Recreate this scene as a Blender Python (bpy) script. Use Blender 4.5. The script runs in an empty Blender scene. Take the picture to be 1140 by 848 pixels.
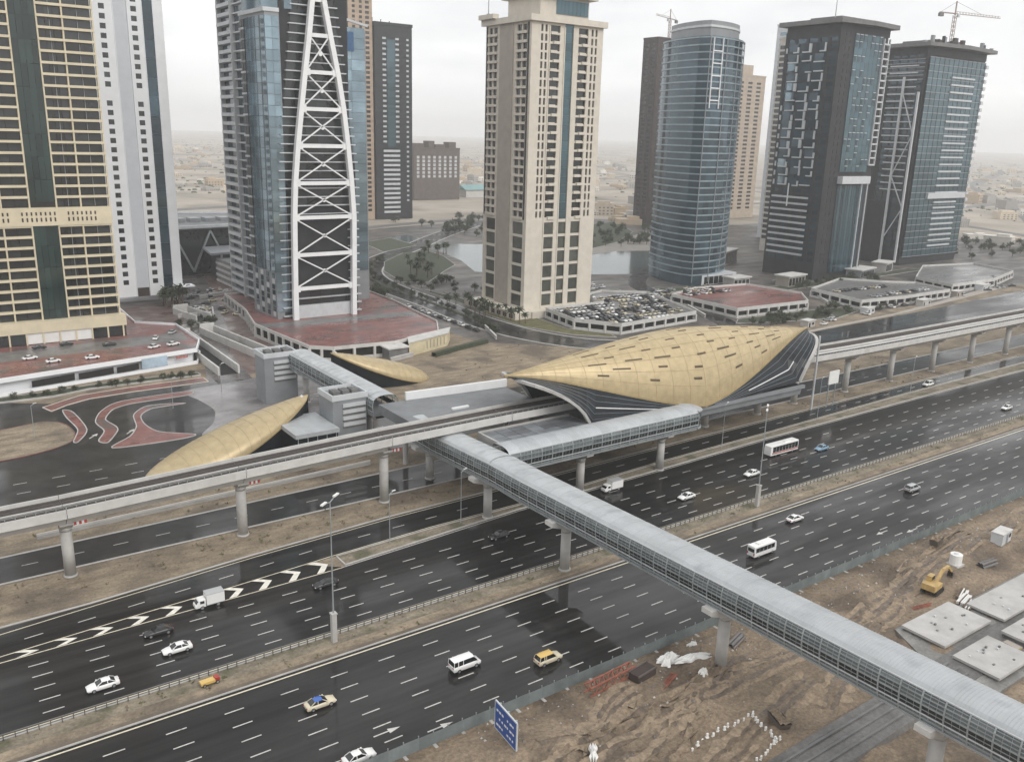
import bpy, math, random
from mathutils import Matrix, Vector
random.seed(11)
R_ = math.radians
S = bpy.context.scene
COL = S.collection

# ------------------------------------------------------------------ camera, sky, sun, exposure
# world: X runs along the highway, Y across it away from the camera, Z up, metres
CAM_H = 84.0
yaw, pitch, roll = R_(35.6), math.atan(276/985.), math.atan(.0275)
fw = Vector((math.sin(yaw)*math.cos(pitch), math.cos(yaw)*math.cos(pitch), -math.sin(pitch)))
rt0 = Vector((math.cos(yaw), -math.sin(yaw), 0)); up0 = rt0.cross(fw)
rt = rt0*math.cos(roll)+up0*math.sin(roll); up = up0*math.cos(roll)-rt0*math.sin(roll)
cd = bpy.data.cameras.new('camera'); cam = bpy.data.objects.new('camera', cd); COL.objects.link(cam)
cam.matrix_world = Matrix(((rt.x, up.x, -fw.x, 0), (rt.y, up.y, -fw.y, 0), (rt.z, up.z, -fw.z, CAM_H), (0, 0, 0, 1)))
cd.sensor_width = 36; cd.lens = 985/1140*36; cd.clip_start = 1; cd.clip_end = 60000
S.camera = cam

SUN_EL, SUN_AZ = R_(40), R_(172)          # azimuth measured from +Y towards +X
w = bpy.data.worlds.new('World'); S.world = w; w.use_nodes = True
nt = w.node_tree; nt.nodes.clear()
sky = nt.nodes.new('ShaderNodeTexSky'); sky.sky_type = 'NISHITA'; sky.sun_disc = False
sky.sun_elevation = SUN_EL; sky.sun_rotation = SUN_AZ; sky.air_density = 1; sky.dust_density = 6; sky.ozone_density = 1
mul = nt.nodes.new('ShaderNodeVectorMath'); mul.operation = 'SCALE'; mul.inputs[3].default_value = .10
nt.links.new(sky.outputs[0], mul.inputs[0])
tc = nt.nodes.new('ShaderNodeTexCoord')
mp = nt.nodes.new('ShaderNodeMapping'); mp.inputs['Scale'].default_value = (1.6, 1.6, 5.5)
nt.links.new(tc.outputs['Generated'], mp.inputs[0])
cn = nt.nodes.new('ShaderNodeTexNoise'); cn.inputs['Scale'].default_value = 1.5; cn.inputs['Detail'].default_value = 5; cn.inputs['Roughness'].default_value = .55
nt.links.new(mp.outputs[0], cn.inputs[0])
cr = nt.nodes.new('ShaderNodeValToRGB')
cr.color_ramp.elements[0].position = .30; cr.color_ramp.elements[0].color = (.70, .715, .735, 1)
cr.color_ramp.elements[1].position = .60; cr.color_ramp.elements[1].color = (1.07, 1.07, 1.065, 1)
nt.links.new(cn.outputs[0], cr.inputs[0])
mx = nt.nodes.new('ShaderNodeMix'); mx.data_type = 'RGBA'; mx.inputs[0].default_value = .94      # cloud deck over the clear sky
nt.links.new(mul.outputs[0], mx.inputs[6]); nt.links.new(cr.outputs[0], mx.inputs[7])
bg = nt.nodes.new('ShaderNodeBackground'); bg.inputs[1].default_value = 1.2
nt.links.new(mx.outputs[2], bg.inputs[0])
wo = nt.nodes.new('ShaderNodeOutputWorld'); nt.links.new(bg.outputs[0], wo.inputs[0])

sl = bpy.data.lights.new('sun', 'SUN'); so = bpy.data.objects.new('sun', sl); COL.objects.link(so)
sl.energy = 1.5; sl.angle = R_(30); sl.color = (1, .97, .92)
sd = Vector((math.sin(SUN_AZ)*math.cos(SUN_EL), math.cos(SUN_AZ)*math.cos(SUN_EL), math.sin(SUN_EL)))
so.rotation_euler = sd.to_track_quat('Z', 'Y').to_euler(); so.location = (0, -60, 400)

vs = S.view_settings; vs.view_transform = 'Standard'; vs.look = 'None'; vs.exposure = 0; vs.gamma = 1
S.render.engine = 'CYCLES'
S.cycles.use_denoising = True; S.cycles.max_bounces = 6; S.cycles.diffuse_bounces = 2; S.cycles.glossy_bounces = 3
S.cycles.volume_bounces = 2; S.cycles.transmission_bounces = 3; S.cycles.use_adaptive_sampling = True
S.cycles.caustics_reflective = False; S.cycles.caustics_refractive = False

# ------------------------------------------------------------------ materials
MATS = {}
def M(name, col, rough=.6, metal=0., var=.18, scale=.25, bump=0., bscale=3., rand=0., stretch=(1, 1, 1), col2=None, ior=1.5, rvar=0., patch=None, coat=None, grain=0.):
    if name in MATS: return MATS[name]
    m = bpy.data.materials.new(name); MATS[name] = m; m.use_nodes = True
    n = m.node_tree.nodes; l = m.node_tree.links; b = n['Principled BSDF']
    b.inputs['Roughness'].default_value = rough; b.inputs['Metallic'].default_value = metal; b.inputs['IOR'].default_value = ior
    g = n.new('ShaderNodeNewGeometry')
    mp = n.new('ShaderNodeMapping'); mp.inputs['Scale'].default_value = stretch; l.new(g.outputs['Position'], mp.inputs[0])
    t = n.new('ShaderNodeTexNoise'); t.inputs['Scale'].default_value = scale; t.inputs['Detail'].default_value = 7; t.inputs['Roughness'].default_value = .62
    l.new(mp.outputs[0], t.inputs[0])
    r = n.new('ShaderNodeValToRGB'); l.new(t.outputs[0], r.inputs[0])
    c1 = [max(0, c*(1-var)) for c in col]; c2 = col2 or [c*(1+var) for c in col]
    r.color_ramp.elements[0].position = .3; r.color_ramp.elements[0].color = (*c1, 1)
    r.color_ramp.elements[1].position = .7; r.color_ramp.elements[1].color = (*c2, 1)
    out = r.outputs[0]
    if patch:                      # (colour, noise scale, threshold): stains with a shape of their own
        t3 = n.new('ShaderNodeTexNoise'); t3.inputs['Scale'].default_value = patch[1]; t3.inputs['Detail'].default_value = 6
        l.new(g.outputs['Position'], t3.inputs[0])
        r3 = n.new('ShaderNodeValToRGB'); r3.color_ramp.elements[0].position = patch[2]; r3.color_ramp.elements[1].position = patch[2]+.14
        l.new(t3.outputs[0], r3.inputs[0])
        m3 = n.new('ShaderNodeMix'); m3.data_type = 'RGBA'; l.new(r3.outputs[0], m3.inputs[0]); l.new(out, m3.inputs[6]); m3.inputs[7].default_value = (*patch[0], 1)
        out = m3.outputs[2]
    if grain:
        t6 = n.new('ShaderNodeTexNoise'); t6.inputs['Scale'].default_value = 1.7; t6.inputs['Detail'].default_value = 8; t6.inputs['Roughness'].default_value = .75
        l.new(g.outputs['Position'], t6.inputs[0]); mr6 = n.new('ShaderNodeMapRange'); mr6.inputs[1].default_value = .3; mr6.inputs[2].default_value = .7
        mr6.inputs[3].default_value = 1-grain; mr6.inputs[4].default_value = 1+grain; l.new(t6.outputs[0], mr6.inputs[0])
        v6 = n.new('ShaderNodeVectorMath'); v6.operation = 'SCALE'; l.new(out, v6.inputs[0]); l.new(mr6.outputs[0], v6.inputs[3]); out = v6.outputs[0]
    if rand:
        oi = n.new('ShaderNodeObjectInfo'); mr = n.new('ShaderNodeMapRange')
        mr.inputs[3].default_value = 1-rand; mr.inputs[4].default_value = 1+rand; l.new(oi.outputs['Random'], mr.inputs[0])
        vm = n.new('ShaderNodeVectorMath'); vm.operation = 'SCALE'; l.new(out, vm.inputs[0]); l.new(mr.outputs[0], vm.inputs[3]); out = vm.outputs[0]
    l.new(out, b.inputs['Base Color'])
    if coat:                       # film of rain water: weight, roughness, roughness variation
        b.inputs['Coat IOR'].default_value = 1.4
        t5 = n.new('ShaderNodeTexNoise'); t5.inputs['Scale'].default_value = .07; t5.inputs['Detail'].default_value = 6; t5.inputs['Roughness'].default_value = .6
        mp5 = n.new('ShaderNodeMapping'); mp5.inputs['Scale'].default_value = (.22, 1, 1); l.new(g.outputs['Position'], mp5.inputs[0]); l.new(mp5.outputs[0], t5.inputs[0])
        mr5 = n.new('ShaderNodeMapRange'); mr5.inputs[1].default_value = .36; mr5.inputs[2].default_value = .64
        mr5.inputs[3].default_value = max(.03, coat[1]-coat[2]); mr5.inputs[4].default_value = coat[1]+coat[2]
        l.new(t5.outputs[0], mr5.inputs[0]); l.new(mr5.outputs[0], b.inputs['Coat Roughness'])
        mr7 = n.new('ShaderNodeMapRange'); mr7.inputs[1].default_value = .34; mr7.inputs[2].default_value = .58; mr7.inputs[3].default_value = coat[0]; mr7.inputs[4].default_value = coat[3]
        l.new(t5.outputs[0], mr7.inputs[0]); l.new(mr7.outputs[0], b.inputs['Coat Weight'])
    if rvar:
        t4 = n.new('ShaderNodeTexNoise'); t4.inputs['Scale'].default_value = .09; t4.inputs['Detail'].default_value = 5
        mp4 = n.new('ShaderNodeMapping'); mp4.inputs['Scale'].default_value = (.35, 1, 1); l.new(g.outputs['Position'], mp4.inputs[0]); l.new(mp4.outputs[0], t4.inputs[0])
        mr4 = n.new('ShaderNodeMapRange'); mr4.inputs[1].default_value = .35; mr4.inputs[2].default_value = .65
        mr4.inputs[3].default_value = max(.03, rough-rvar); mr4.inputs[4].default_value = rough+rvar
        l.new(t4.outputs[0], mr4.inputs[0]); l.new(mr4.outputs[0], b.inputs['Roughness'])
    if bump:
        t2 = n.new('ShaderNodeTexNoise'); t2.inputs['Scale'].default_value = bscale; t2.inputs['Detail'].default_value = 5
        l.new(g.outputs['Position'], t2.inputs[0])
        bp = n.new('ShaderNodeBump'); bp.inputs['Strength'].default_value = bump; bp.inputs['Distance'].default_value = .25
        l.new(t2.outputs[0], bp.inputs['Height']); l.new(bp.outputs[0], b.inputs['Normal'])
    return m

SAND = M('sand', (.235, .19, .135), .85, var=.4, scale=.35, stretch=(.4, 1, 1), bump=.9, bscale=.8, patch=((.125, .10, .075), .07, .5), grain=.4)
FARSAND = M('desert_sand', (.34, .30, .25), .9, var=.35, scale=.009, patch=((.16, .14, .115), .007, .5), grain=.2)
DIRT = M('wet_dirt', (.205, .156, .108), .75, var=.35, scale=.22, stretch=(.35, 1, 1), bump=1., bscale=1.1, patch=((.105, .078, .055), .075, .5), grain=.5)
ASPH = M('wet_asphalt', (.017, .0165, .0165), .5, var=.6, scale=.45, stretch=(.012, 1, 1), bump=.03, bscale=1.2, coat=(1., .10, .075, .3), ior=1.18)
ASPH2 = M('worn_wet_asphalt', (.024, .0235, .0235), .5, var=.5, scale=.16, bump=.04, bscale=1.5, coat=(1., .12, .09, .35), ior=1.18)
VERGE = M('sandy_verge', (.21, .18, .135), .9, var=.4, scale=.4, stretch=(.3, 1, 1), bump=.5, bscale=2, patch=((.105, .10, .062), .16, .5), grain=.4)
PAINT = M('road_paint', (.52, .505, .48), .5, var=.2, scale=1.2, patch=((.22, .21, .20), .8, .6))
PAINTW = M('chevron_paint', (.72, .69, .62), .5, var=.2, scale=1.2)
PAINTY = M('cream_road_paint', (.66, .60, .46), .5, var=.2, scale=1.2)
CONC = M('concrete', (.43, .42, .405), .75, var=.16, scale=.25, bump=.1, bscale=2, patch=((.33, .32, .30), .16, .6))
CONCL = M('pale_concrete', (.56, .55, .53), .7, var=.12, scale=.3, patch=((.45, .43, .40), .2, .6))
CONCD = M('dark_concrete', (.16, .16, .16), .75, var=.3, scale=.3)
BALL = M('track_bed', (.05, .042, .037), .9, var=.3, scale=1.)
STEEL = M('rail_steel', (.20, .18, .17), .4, .6)
ROOF = M('metal_roof', (.42, .44, .455), .42, .15, var=.10, scale=.35, stretch=(1, .5, 1), patch=((.34, .36, .375), .25, .58), rand=.04)
FRAME = M('grey_steel_frame', (.34, .37, .38), .45, .3)
WHITEF = M('white_steel', (.78, .79, .80), .4, .0, var=.06)
BGLASS = M('bridge_glass', (.115, .135, .14), .16, .0, var=.3, scale=.2, rand=.35, ior=1.5)
BGLASSD = M('dark_bridge_glass', (.026, .03, .032), .22, .0, rand=.4)
SGLASS = M('station_glass', (.012, .016, .021), .3, .0, var=.3, scale=.2, rand=.25, ior=1.3)
GOLD = M('gold_cladding', (.47, .375, .22), .40, .25, var=.13, scale=.5, bump=.05, bscale=5, rand=.05)
SLOT = M('skylight_dark', (.10, .07, .04), .5)
DGLASS = M('dark_glass', (.02, .024, .027), .12, .0, var=.4, scale=.1, rand=.6, ior=1.6)
GLASSB = M('blue_grey_glass', (.24, .32, .37), .07, .7, var=.25, scale=.08, rand=.3, ior=1.7)
GLASST = M('teal_glass', (.07, .125, .15), .09, .45, var=.25, scale=.06, rand=.14, ior=1.6)
GLASSN = M('navy_glass', (.04, .075, .10), .08, .4, var=.35, scale=.08, rand=.4, ior=1.7)
GREENG = M('green_glass', (.022, .042, .04), .08, .2, var=.3, scale=.05, rand=.3, ior=1.6)
YELL = M('gold_render', (.62, .55, .40), .6, var=.1, scale=.2)
WHITE = M('white_render', (.84, .86, .885), .6, var=.05, scale=.15)
BEIGE = M('beige_stone', (.60, .555, .48), .65, var=.09, scale=.3)
BEIGED = M('taupe_stone', (.36, .32, .28), .65, var=.12, scale=.3)
BROWN = M('brown_cladding', (.06, .047, .043), .65, var=.2, scale=.2, ior=1.3)
DARKG = M('charcoal_cladding', (.030, .032, .036), .5, var=.25, scale=.2, ior=1.3)
GREY = M('grey_cladding', (.25, .265, .28), .5, .1, var=.12, scale=.2)
LGREY = M('light_grey_cladding', (.56, .58, .60), .5, .1, var=.1, scale=.3)
REDP = M('red_paving', (.20, .085, .075), .35, var=.35, scale=.3, rvar=.15, patch=((.095, .085, .08), .10, .52))
GREYP = M('grey_wet_paving', (.155, .15, .148), .36, var=.3, scale=.25, rvar=.14, grain=.3)
HEDGE = M('hedge_green', (.05, .06, .035), .9, var=.4, scale=.8, bump=.8, bscale=2)
GRASS = M('dry_grass', (.12, .115, .055), .9, var=.35, scale=.3, bump=.5, bscale=2)
LEAF = M('leaf_green', (.05, .062, .035), .8, var=.45, scale=.6, rand=.35)
TRUNK = M('tree_bark', (.14, .105, .075), .9, var=.3, scale=1)
WATER = M('canal_water', (.10, .13, .13), .12, var=.2, scale=.05, bump=.05, bscale=.6)
TYRE = M('tyre_rubber', (.02, .02, .02), .8); RIM = M('wheel_rim', (.45, .46, .47), .35, .7)
CGLASS = M('car_glass', (.015, .018, .02), .06, ior=1.6)
LAMPW = M('head_lamp', (.8, .8, .75), .2); LAMPR = M('tail_lamp', (.45, .02, .02), .25)
HOARD = M('hoarding_sheet', (.22, .255, .26), .5, .2, var=.2, scale=.4, rand=.12)
BLUE = M('blue_sign', (.03, .085, .30), .4, var=.1); RED = M('red_paint', (.48, .06, .05), .5); ORANGE = M('yellow_machine', (.46, .32, .13), .5, var=.25, scale=1)
WRAP = M('white_tarp', (.74, .74, .72), .5, var=.08)
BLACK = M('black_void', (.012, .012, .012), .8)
URBAN = M('wet_urban_ground', (.085, .077, .07), .55, var=.5, scale=.11, rvar=.15, patch=((.18, .15, .125), .05, .56), grain=.5)
def paint(name, col, rough=.22): return M(name, col, rough, 0, var=.04)
PW = paint('white_car_paint', (.78, .78, .77)); PD = paint('dark_car_paint', (.03, .03, .033)); PS = paint('silver_car_paint', (.42, .43, .44))
PC = paint('cream_car_paint', (.62, .56, .42)); PB = paint('blue_car_paint', (.05, .13, .42)); PBL = paint('pale_blue_car_paint', (.20, .33, .45)); PY = paint('ochre_car_paint', (.62, .42, .13)); PR = paint('red_car_paint', (.35, .04, .03))

# ------------------------------------------------------------------ mesh helpers
class MB:
    def __init__(s): s.v = []; s.f = []; s.m = []
    def add(s, vs, fs, m=0):
        o = len(s.v); s.v += [tuple(p) for p in vs]; s.f += [tuple(i+o for i in f) for f in fs]; s.m += [m]*len(fs); return s
    def quad(s, a, b, c, d, m=0): return s.add([a, b, c, d], [(0, 1, 2, 3)], m)
    def box(s, x0, x1, y0, y1, z0, z1, m=0):
        return s.add([(x0,y0,z0),(x1,y0,z0),(x1,y1,z0),(x0,y1,z0),(x0,y0,z1),(x1,y0,z1),(x1,y1,z1),(x0,y1,z1)],
                     [(0,3,2,1),(4,5,6,7),(0,1,5,4),(1,2,6,5),(2,3,7,6),(3,0,4,7)], m)
    def prism(s, P, z0, z1, m=0, mt=None):
        n = len(P)
        s.add([(x, y, z0) for x, y in P]+[(x, y, z1) for x, y in P], [(i, (i+1) % n, n+(i+1) % n, n+i) for i in range(n)], m)
        s.add([(x, y, z1) for x, y in P], [tuple(range(n))], m if mt is None else mt)
        return s.add([(x, y, z0) for x, y in P], [tuple(range(n-1, -1, -1))], m)
    def sheet(s, P, z, m=0): return s.add([(x, y, z) for x, y in P], [tuple(range(len(P)))], m)
    def beam(s, p, q, wd, h=None, m=0):
        p = Vector(p); q = Vector(q); d = (q-p)
        if d.length < 1e-6: return s
        d.normalize(); h = h or wd
        a = d.cross(Vector((0, 0, 1)))
        a = Vector((1, 0, 0)) if a.length < .01 else a.normalized()
        b = a.cross(d).normalized(); a = a*wd/2; b = b*h/2
        return s.add([p-a-b, p+a-b, p+a+b, p-a+b, q-a-b, q+a-b, q+a+b, q-a+b], [(0,3,2,1),(4,5,6,7),(0,1,5,4),(1,2,6,5),(2,3,7,6),(3,0,4,7)], m)
    def cyl(s, x, y, z0, z1, r0, r1=None, n=12, m=0):
        r1 = r0 if r1 is None else r1
        A = [(math.cos(6.28319*i/n), math.sin(6.28319*i/n)) for i in range(n)]
        return s.add([(x+r0*c, y+r0*d, z0) for c, d in A]+[(x+r1*c, y+r1*d, z1) for c, d in A],
                     [(i, (i+1) % n, n+(i+1) % n, n+i) for i in range(n)]+[tuple(range(n, 2*n)), tuple(range(n-1, -1, -1))], m)
    def wheel(s, x, y, z, r, wd, n=12, m=0):
        A = [(math.cos(6.28319*i/n)*r, math.sin(6.28319*i/n)*r) for i in range(n)]
        return s.add([(x+c, y-wd/2, z+d) for c, d in A]+[(x+c, y+wd/2, z+d) for c, d in A],
                     [(i, (i+1) % n, n+(i+1) % n, n+i) for i in range(n)]+[tuple(range(n, 2*n)), tuple(range(n-1, -1, -1))], m)
    def grid(s, rows, m=0, closed=False):
        o = len(s.v); c = len(rows[0])
        for r in rows: s.v += [tuple(p) for p in r]
        for i in range(len(rows)-1):
            for j in range(c if closed else c-1):
                k = (j+1) % c
                s.f.append((o+i*c+j, o+i*c+k, o+(i+1)*c+k, o+(i+1)*c+j)); s.m.append(m)
        return s
    def mesh(s, name, mats, smooth=False):
        me = bpy.data.meshes.new(name); me.from_pydata(s.v, [], s.f)
        for m in (mats if isinstance(mats, (list, tuple)) else [mats]): me.materials.append(m)
        if any(s.m): me.polygons.foreach_set('material_index', s.m)
        if smooth: me.polygons.foreach_set('use_smooth', [True]*len(s.f))
        me.update(); return me

def obj(name, data, parent=None, loc=(0, 0, 0), rz=0, scale=None, mats=None, smooth=False, **pr):
    if isinstance(data, MB): data = data.mesh(name, mats, smooth)
    o = bpy.data.objects.new(name, data); COL.objects.link(o)
    o.location = loc
    if rz: o.rotation_euler = (0, 0, rz)
    if scale: o.scale = scale
    if parent: o.parent = parent
    for k, v in pr.items(): o[k] = v
    return o
def thing(name, label, cat, loc=(0, 0, 0), rz=0, group=None):
    o = obj(name, None, loc=loc, rz=rz, label=label, category=cat)
    if group: o['group'] = group
    return o
def copy_tree(o, parent=None):
    c = o.copy(); COL.objects.link(c); c.parent = parent
    for ch in list(o.children): copy_tree(ch, c)
    return c
def box_mesh(name, x0, x1, y0, y1, z0, z1, m): return MB().box(x0, x1, y0, y1, z0, z1).mesh(name, m)
def lerp(pts, x):
    if x <= pts[0][0]: return pts[0][1]
    for (a, b), (c, d) in zip(pts, pts[1:]):
        if x <= c: return b+(d-b)*(x-a)/(c-a)
    return pts[-1][1]
UNIT = {}
def unit(m):                     # unit box shared by all panes / bands of one material
    if m.name not in UNIT: UNIT[m.name] = box_mesh('unit_'+m.name, 0, 1, 0, 1, 0, 1, m)
    return UNIT[m.name]
def ubox(name, par, m, x0, x1, y0, y1, z0, z1, **pr):
    return obj(name, unit(m), par, (x0, y0, z0), scale=(x1-x0, y1-y0, z1-z0), **pr)
# ------------------------------------------------------------------ ground, roads
def struct(name, mb, mats, **k): return obj(name, mb, mats=mats, kind='structure', **k)
G = MB(); N = 12000
G.sheet([(-N, -N), (N, -N), (N, N), (-N, N)], -.35)
struct('ground', G, FARSAND)
struct('roadside_ground', MB().sheet([(-260, 118), (900, 118), (900, 330), (480, 420), (480, 520), (-260, 520)], -.02), SAND)
# construction ground south of the road: uneven dirt with ruts and mounds
def site_z(x, y):
    z = .5*math.sin(x*.11+1.3)*math.sin(y*.17)+.35*math.sin(x*.31+y*.23)+.22*math.sin(x*.7-y*.5)+.12*math.sin(x*1.3+y*1.7)
    for (mx_, my, r, h) in ((88, 86, 7, 1.6), (126, 88, 6, 1.5), (74, 76, 5, 1.2), (100, 84, 4, 1.3), (165, 78, 9, .8), (112, 70, 6, 1.1), (180, 86, 8, 1.6), (120, 79, 5, 1.0), (83, 80, 3, 1.0), (93, 80, 2.6, 1.3), (68, 82, 4, 1.2), (106, 88, 3, 1.6), (140, 84, 5, 1.7), (190, 82, 7, 1.9), (150, 88, 4, 1.2), (210, 88, 8, 1.5), (78, 68, 4, 1.)):
        d = ((x-mx_)**2+(y-my)**2)/r**2
        if d < 6: z += h*math.exp(-d)
    for (yy, sl_) in ((74, .0), (76.6, .0), (66, .05), (69, .05)):
        t = abs(y-(yy+sl_*(x-90)+1.5*math.sin(x*.05)))
        if t < .8 and 60 < x < 135: z -= .35*(1-t/.8)
    for (ya, sl_, a_, b_) in ((79.5, .1, 64, 112), (81.3, .1, 64, 112), (70.5, .3, 62, 96), (72.2, .3, 62, 96), (83, .06, 130, 200), (85, .06, 130, 200), (74.5, -.05, 118, 160)):
        t = abs(y-(ya+sl_*(x-80)*.5+1.2*math.sin(x*.08)))
        if t < .9 and a_ < x < b_: z += (.4 if t > .55 else -.55)*min(1, (x-a_)/6, (b_-x)/6)
    e = min(1, max(0, (92.5-y)/4)); return .25+(.5+z*.75)*e*.9
rows = []
ys = [-60, -20, 10, 30]+[40+.9*i for i in range(59)]+[93.4]
xs = [-120, -60, -20, 10]+[25+1.1*i for i in range(190)]+[260, 300, 360, 450, 600, 800]
for y in ys: rows.append([(x, y, site_z(x, y)) for x in xs])
site = struct('construction_ground', MB().grid(rows), DIRT, smooth=True)
TRK = M('rutted_wet_mud', (.12, .089, .063), .45, var=.45, scale=.9, grain=.5); SPOIL = M('dry_spoil', (.24, .185, .13), .9, var=.3, scale=.8, grain=.4)
random.seed(14)
def track(pts, wd, m, jit, nm, dz):
    c = pts
    for _ in range(1):
        out = []
        for i in range(len(c)-1):
            for q in range(8): t = q/8; out.append((c[i][0]+(c[i+1][0]-c[i][0])*t, c[i][1]+(c[i+1][1]-c[i][1])*t))
        c = out+[c[-1]]
    A, B, C_ = [], [], []
    for i, (x, y) in enumerate(c):
        a, b = c[max(0, i-1)], c[min(len(c)-1, i+1)]; L = math.hypot(b[0]-a[0], b[1]-a[1]); nx, ny = -(b[1]-a[1])/L, (b[0]-a[0])/L
        w1, w2 = wd*.5*random.uniform(1-jit, 1+jit), wd*.5*random.uniform(1-jit, 1+jit)
        A.append((x+nx*w1, y+ny*w1, site_z(x+nx*w1, y+ny*w1)+.02)); B.append((x, y, site_z(x, y)+dz)); C_.append((x-nx*w2, y-ny*w2, site_z(x-nx*w2, y-ny*w2)+.02))
    obj(nm, MB().grid([A, B, C_]), site, mats=m, smooth=True)
for base in ([(62, 72), (74, 75.4), (88, 78.3), (102, 79.2), (118, 78.2), (140, 80), (168, 83.5), (215, 86)], [(60, 66), (72, 69.5), (84, 74.4), (96, 80.6), (104, 82.6)], [(66, 82), (76, 80.2), (90, 79.8), (110, 82)], [(68, 62), (84, 66.4), (100, 70.3), (112, 72.2)], [(132, 76), (146, 78.6), (160, 84), (190, 88)], [(108, 66), (118, 70), (126, 78), (134, 86)], [(60, 77), (70, 79), (80, 84.5), (86, 85.5)]):
    for off in (-.95, .95):
        track([(x, y+off+.3*math.sin(x*.6+off)) for x, y in base], .85, TRK, .35, 'tyre_track', .045)
    track([(x, y+random.uniform(1.7, 2.2)) for x, y in base], 1.5, SPOIL, .8, 'spoil_ridge', .09)
    track([(x, y-random.uniform(1.7, 2.2)) for x, y in base], 1.2, SPOIL, .8, 'spoil_ridge', .07)

XL, XR = -90, 760
struct('district_ground', MB().sheet([(196, 300), (232, 268), (330, 262), (480, 258), (760, 282), (900, 330), (760, 560), (560, 760), (330, 700), (200, 560)], -.008), URBAN)
struct('forecourt_paving', MB().sheet([(84, 372), (113, 374), (116, 328), (127, 300), (131, 300), (134, 442), (200, 442), (190, 520), (84, 520)], -.006), M('red_brown_forecourt', (.13, .088, .078), .4, var=.45, scale=.2, rvar=.2, patch=((.20, .18, .165), .12, .55)))
struct('ramp_forecourt', MB().sheet([(88, 296), (126, 300), (124, 306), (113, 374), (84, 372), (93, 334)], -.004), MATS['red_brown_forecourt'])
near = struct('near_carriageway', MB().box(XL, XR, 93.4, 120.2, -.3, .05), ASPH)
far = struct('far_carriageway', MB().prism([(XL, 126.8), (XR, 126.8), (XR, 156.3), (300, 156.3), (204, 155.3), (160, 153.6), (112, 152.4), (90, 150.6), (66, 148.6), (60, 153.4), (XL, 153)], -.3, .05), ASPH)
slip = struct('slip_road', MB().prism([(XL, 153.05), (60, 153.45), (66, 153.6), (90, 154.9), (113, 155), (164, 158), (208, 159), (280, 161.5), (380, 163), (XR, 164), (XR, 171), (380, 169.5), (290, 168), (237, 167.2), (183, 166.6), (125, 165.2), (84, 164.4), (53, 162.4), (22, 159.4), (XL, 155.5)], -.3, .055), ASPH)
serv = struct('service_road', MB().prism([(XL, 176.4), (120, 176.4), (420, 179), (XR, 186), (XR, 199), (420, 190), (120, 189.5), (20, 187.6), (XL, 186)], -.3, .04), ASPH2)
front = struct('frontage_road', MB().prism([(XL, 203), (110, 203), (200, 206), (330, 212), (XR, 240), (XR, 268), (450, 248), (330, 242), (200, 237), (110, 236), (100, 243), (98, 296), (36, 293), (20, 304), (XL, 304)], -.3, .045), ASPH2)

DASH = box_mesh('lane_dash', -1.45, 1.45, -.11, .11, 0, .006, PAINT)
def dashes(par, vs_, u0, pit, umin, umax, lim):
    k0 = math.ceil((umin-u0)/pit); allp = []
    k = k0
    while u0+k*pit < umax:
        for v in vs_: allp.append((u0+k*pit+random.uniform(-.12, .12), v))
        k += 1
    allp.sort(key=lambda p: (p[0]-60)**2*.2+p[1]**2)
    for p in allp[:lim]: obj('lane_dash', DASH, par, (p[0], p[1], .054))
    if len(allp) > lim:
        mb = MB()
        for x, y in allp[lim:]: mb.box(x-1.45, x+1.45, y-.11, y+.11, .054, .06)
        obj('distant_lane_dash', mb, par, mats=PAINT, kind='stuff')
dashes(near, (115.5, 111.8, 108.1, 104.3, 100.6, 96.95), 50.4, 8.42, 5, 560, 260)
dashes(far, (130.2, 133.6, 137.2, 140.7, 144.15), 11.4, 8.42, -10, 560, 240)
dashes(far, (149.2,), 130, 8.42, 128, 480, 40)
for i in range(8): obj('lane_dash', DASH, slip, (3.6+8.4*i, 152.75+.093*8.4*i, .0595), rz=.095)
for i in range(30): obj('lane_dash', DASH, slip, (76+8.4*i, lerp([(70, 158.9), (113, 160), (164, 162), (208, 163), (300, 165)], 76+8.4*i), .0595), rz=.02)
for yv in (209.5, 215.5, 221.5, 228):
    for i in range(26): obj('lane_dash', DASH, front, (-6+8.4*i, yv+max(0, (i*8.4-100)*.035), .05))
for i in range(40): obj('lane_dash', DASH, serv, (-10+8.4*i, 182.2, .045))
def line(par, pts, wd, m, z, name='edge_line'):
    mb = MB()
    for (a, b), (c, d) in zip(pts, pts[1:]):
        L = math.hypot(c-a, d-b); nx, ny = -(d-b)/L*wd/2, (c-a)/L*wd/2
        mb.quad((a-nx, b-ny, z), (c-nx, d-ny, z), (c+nx, d+ny, z), (a+nx, b+ny, z))
    obj(name, mb, par, mats=m)
for pts in ([(XL, 176.0), (120, 176.0), (420, 178.6), (XR, 185.6)], [(XL, 186.4), (20, 188), (120, 189.9), (420, 190.4), (XR, 199.4)]): line(serv, pts, .7, CONC, .09, 'kerb')
line(slip, [(-40, 157.6), (22, 159.9), (53, 162.9), (84, 164.9), (125, 165.7), (183, 167.1), (237, 167.7), (290, 168.5), (380, 170)], .6, CONC, .1, 'kerb')
line(near, [(XL, 119.4), (XR, 119.4)], .3, PAINTY, .056)
line(near, [(XL, 94.6), (XR, 94.6)], .2, PAINT, .056)
line(far, [(XL, 127.5), (XR, 127.5)], .25, PAINTY, .056)
line(far, [(-40, 146.2), (6, 147.7), (60, 148.2), (66, 148.3)], .22, PAINTY, .058)
line(far, [(66, 148.35), (90, 150.2), (112, 152), (160, 153.2), (204, 154.9), (300, 155.9), (XR, 155.9)], .22, PAINT, .058)
line(slip, [(-40, 147.6), (6, 149.6), (30, 151.4), (45, 152.2), (66, 153.9), (90, 155.3), (113, 155.4), (164, 158.4), (208, 159.4), (280, 161.9), (380, 163.4)], .22, PAINTY, .062)
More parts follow.
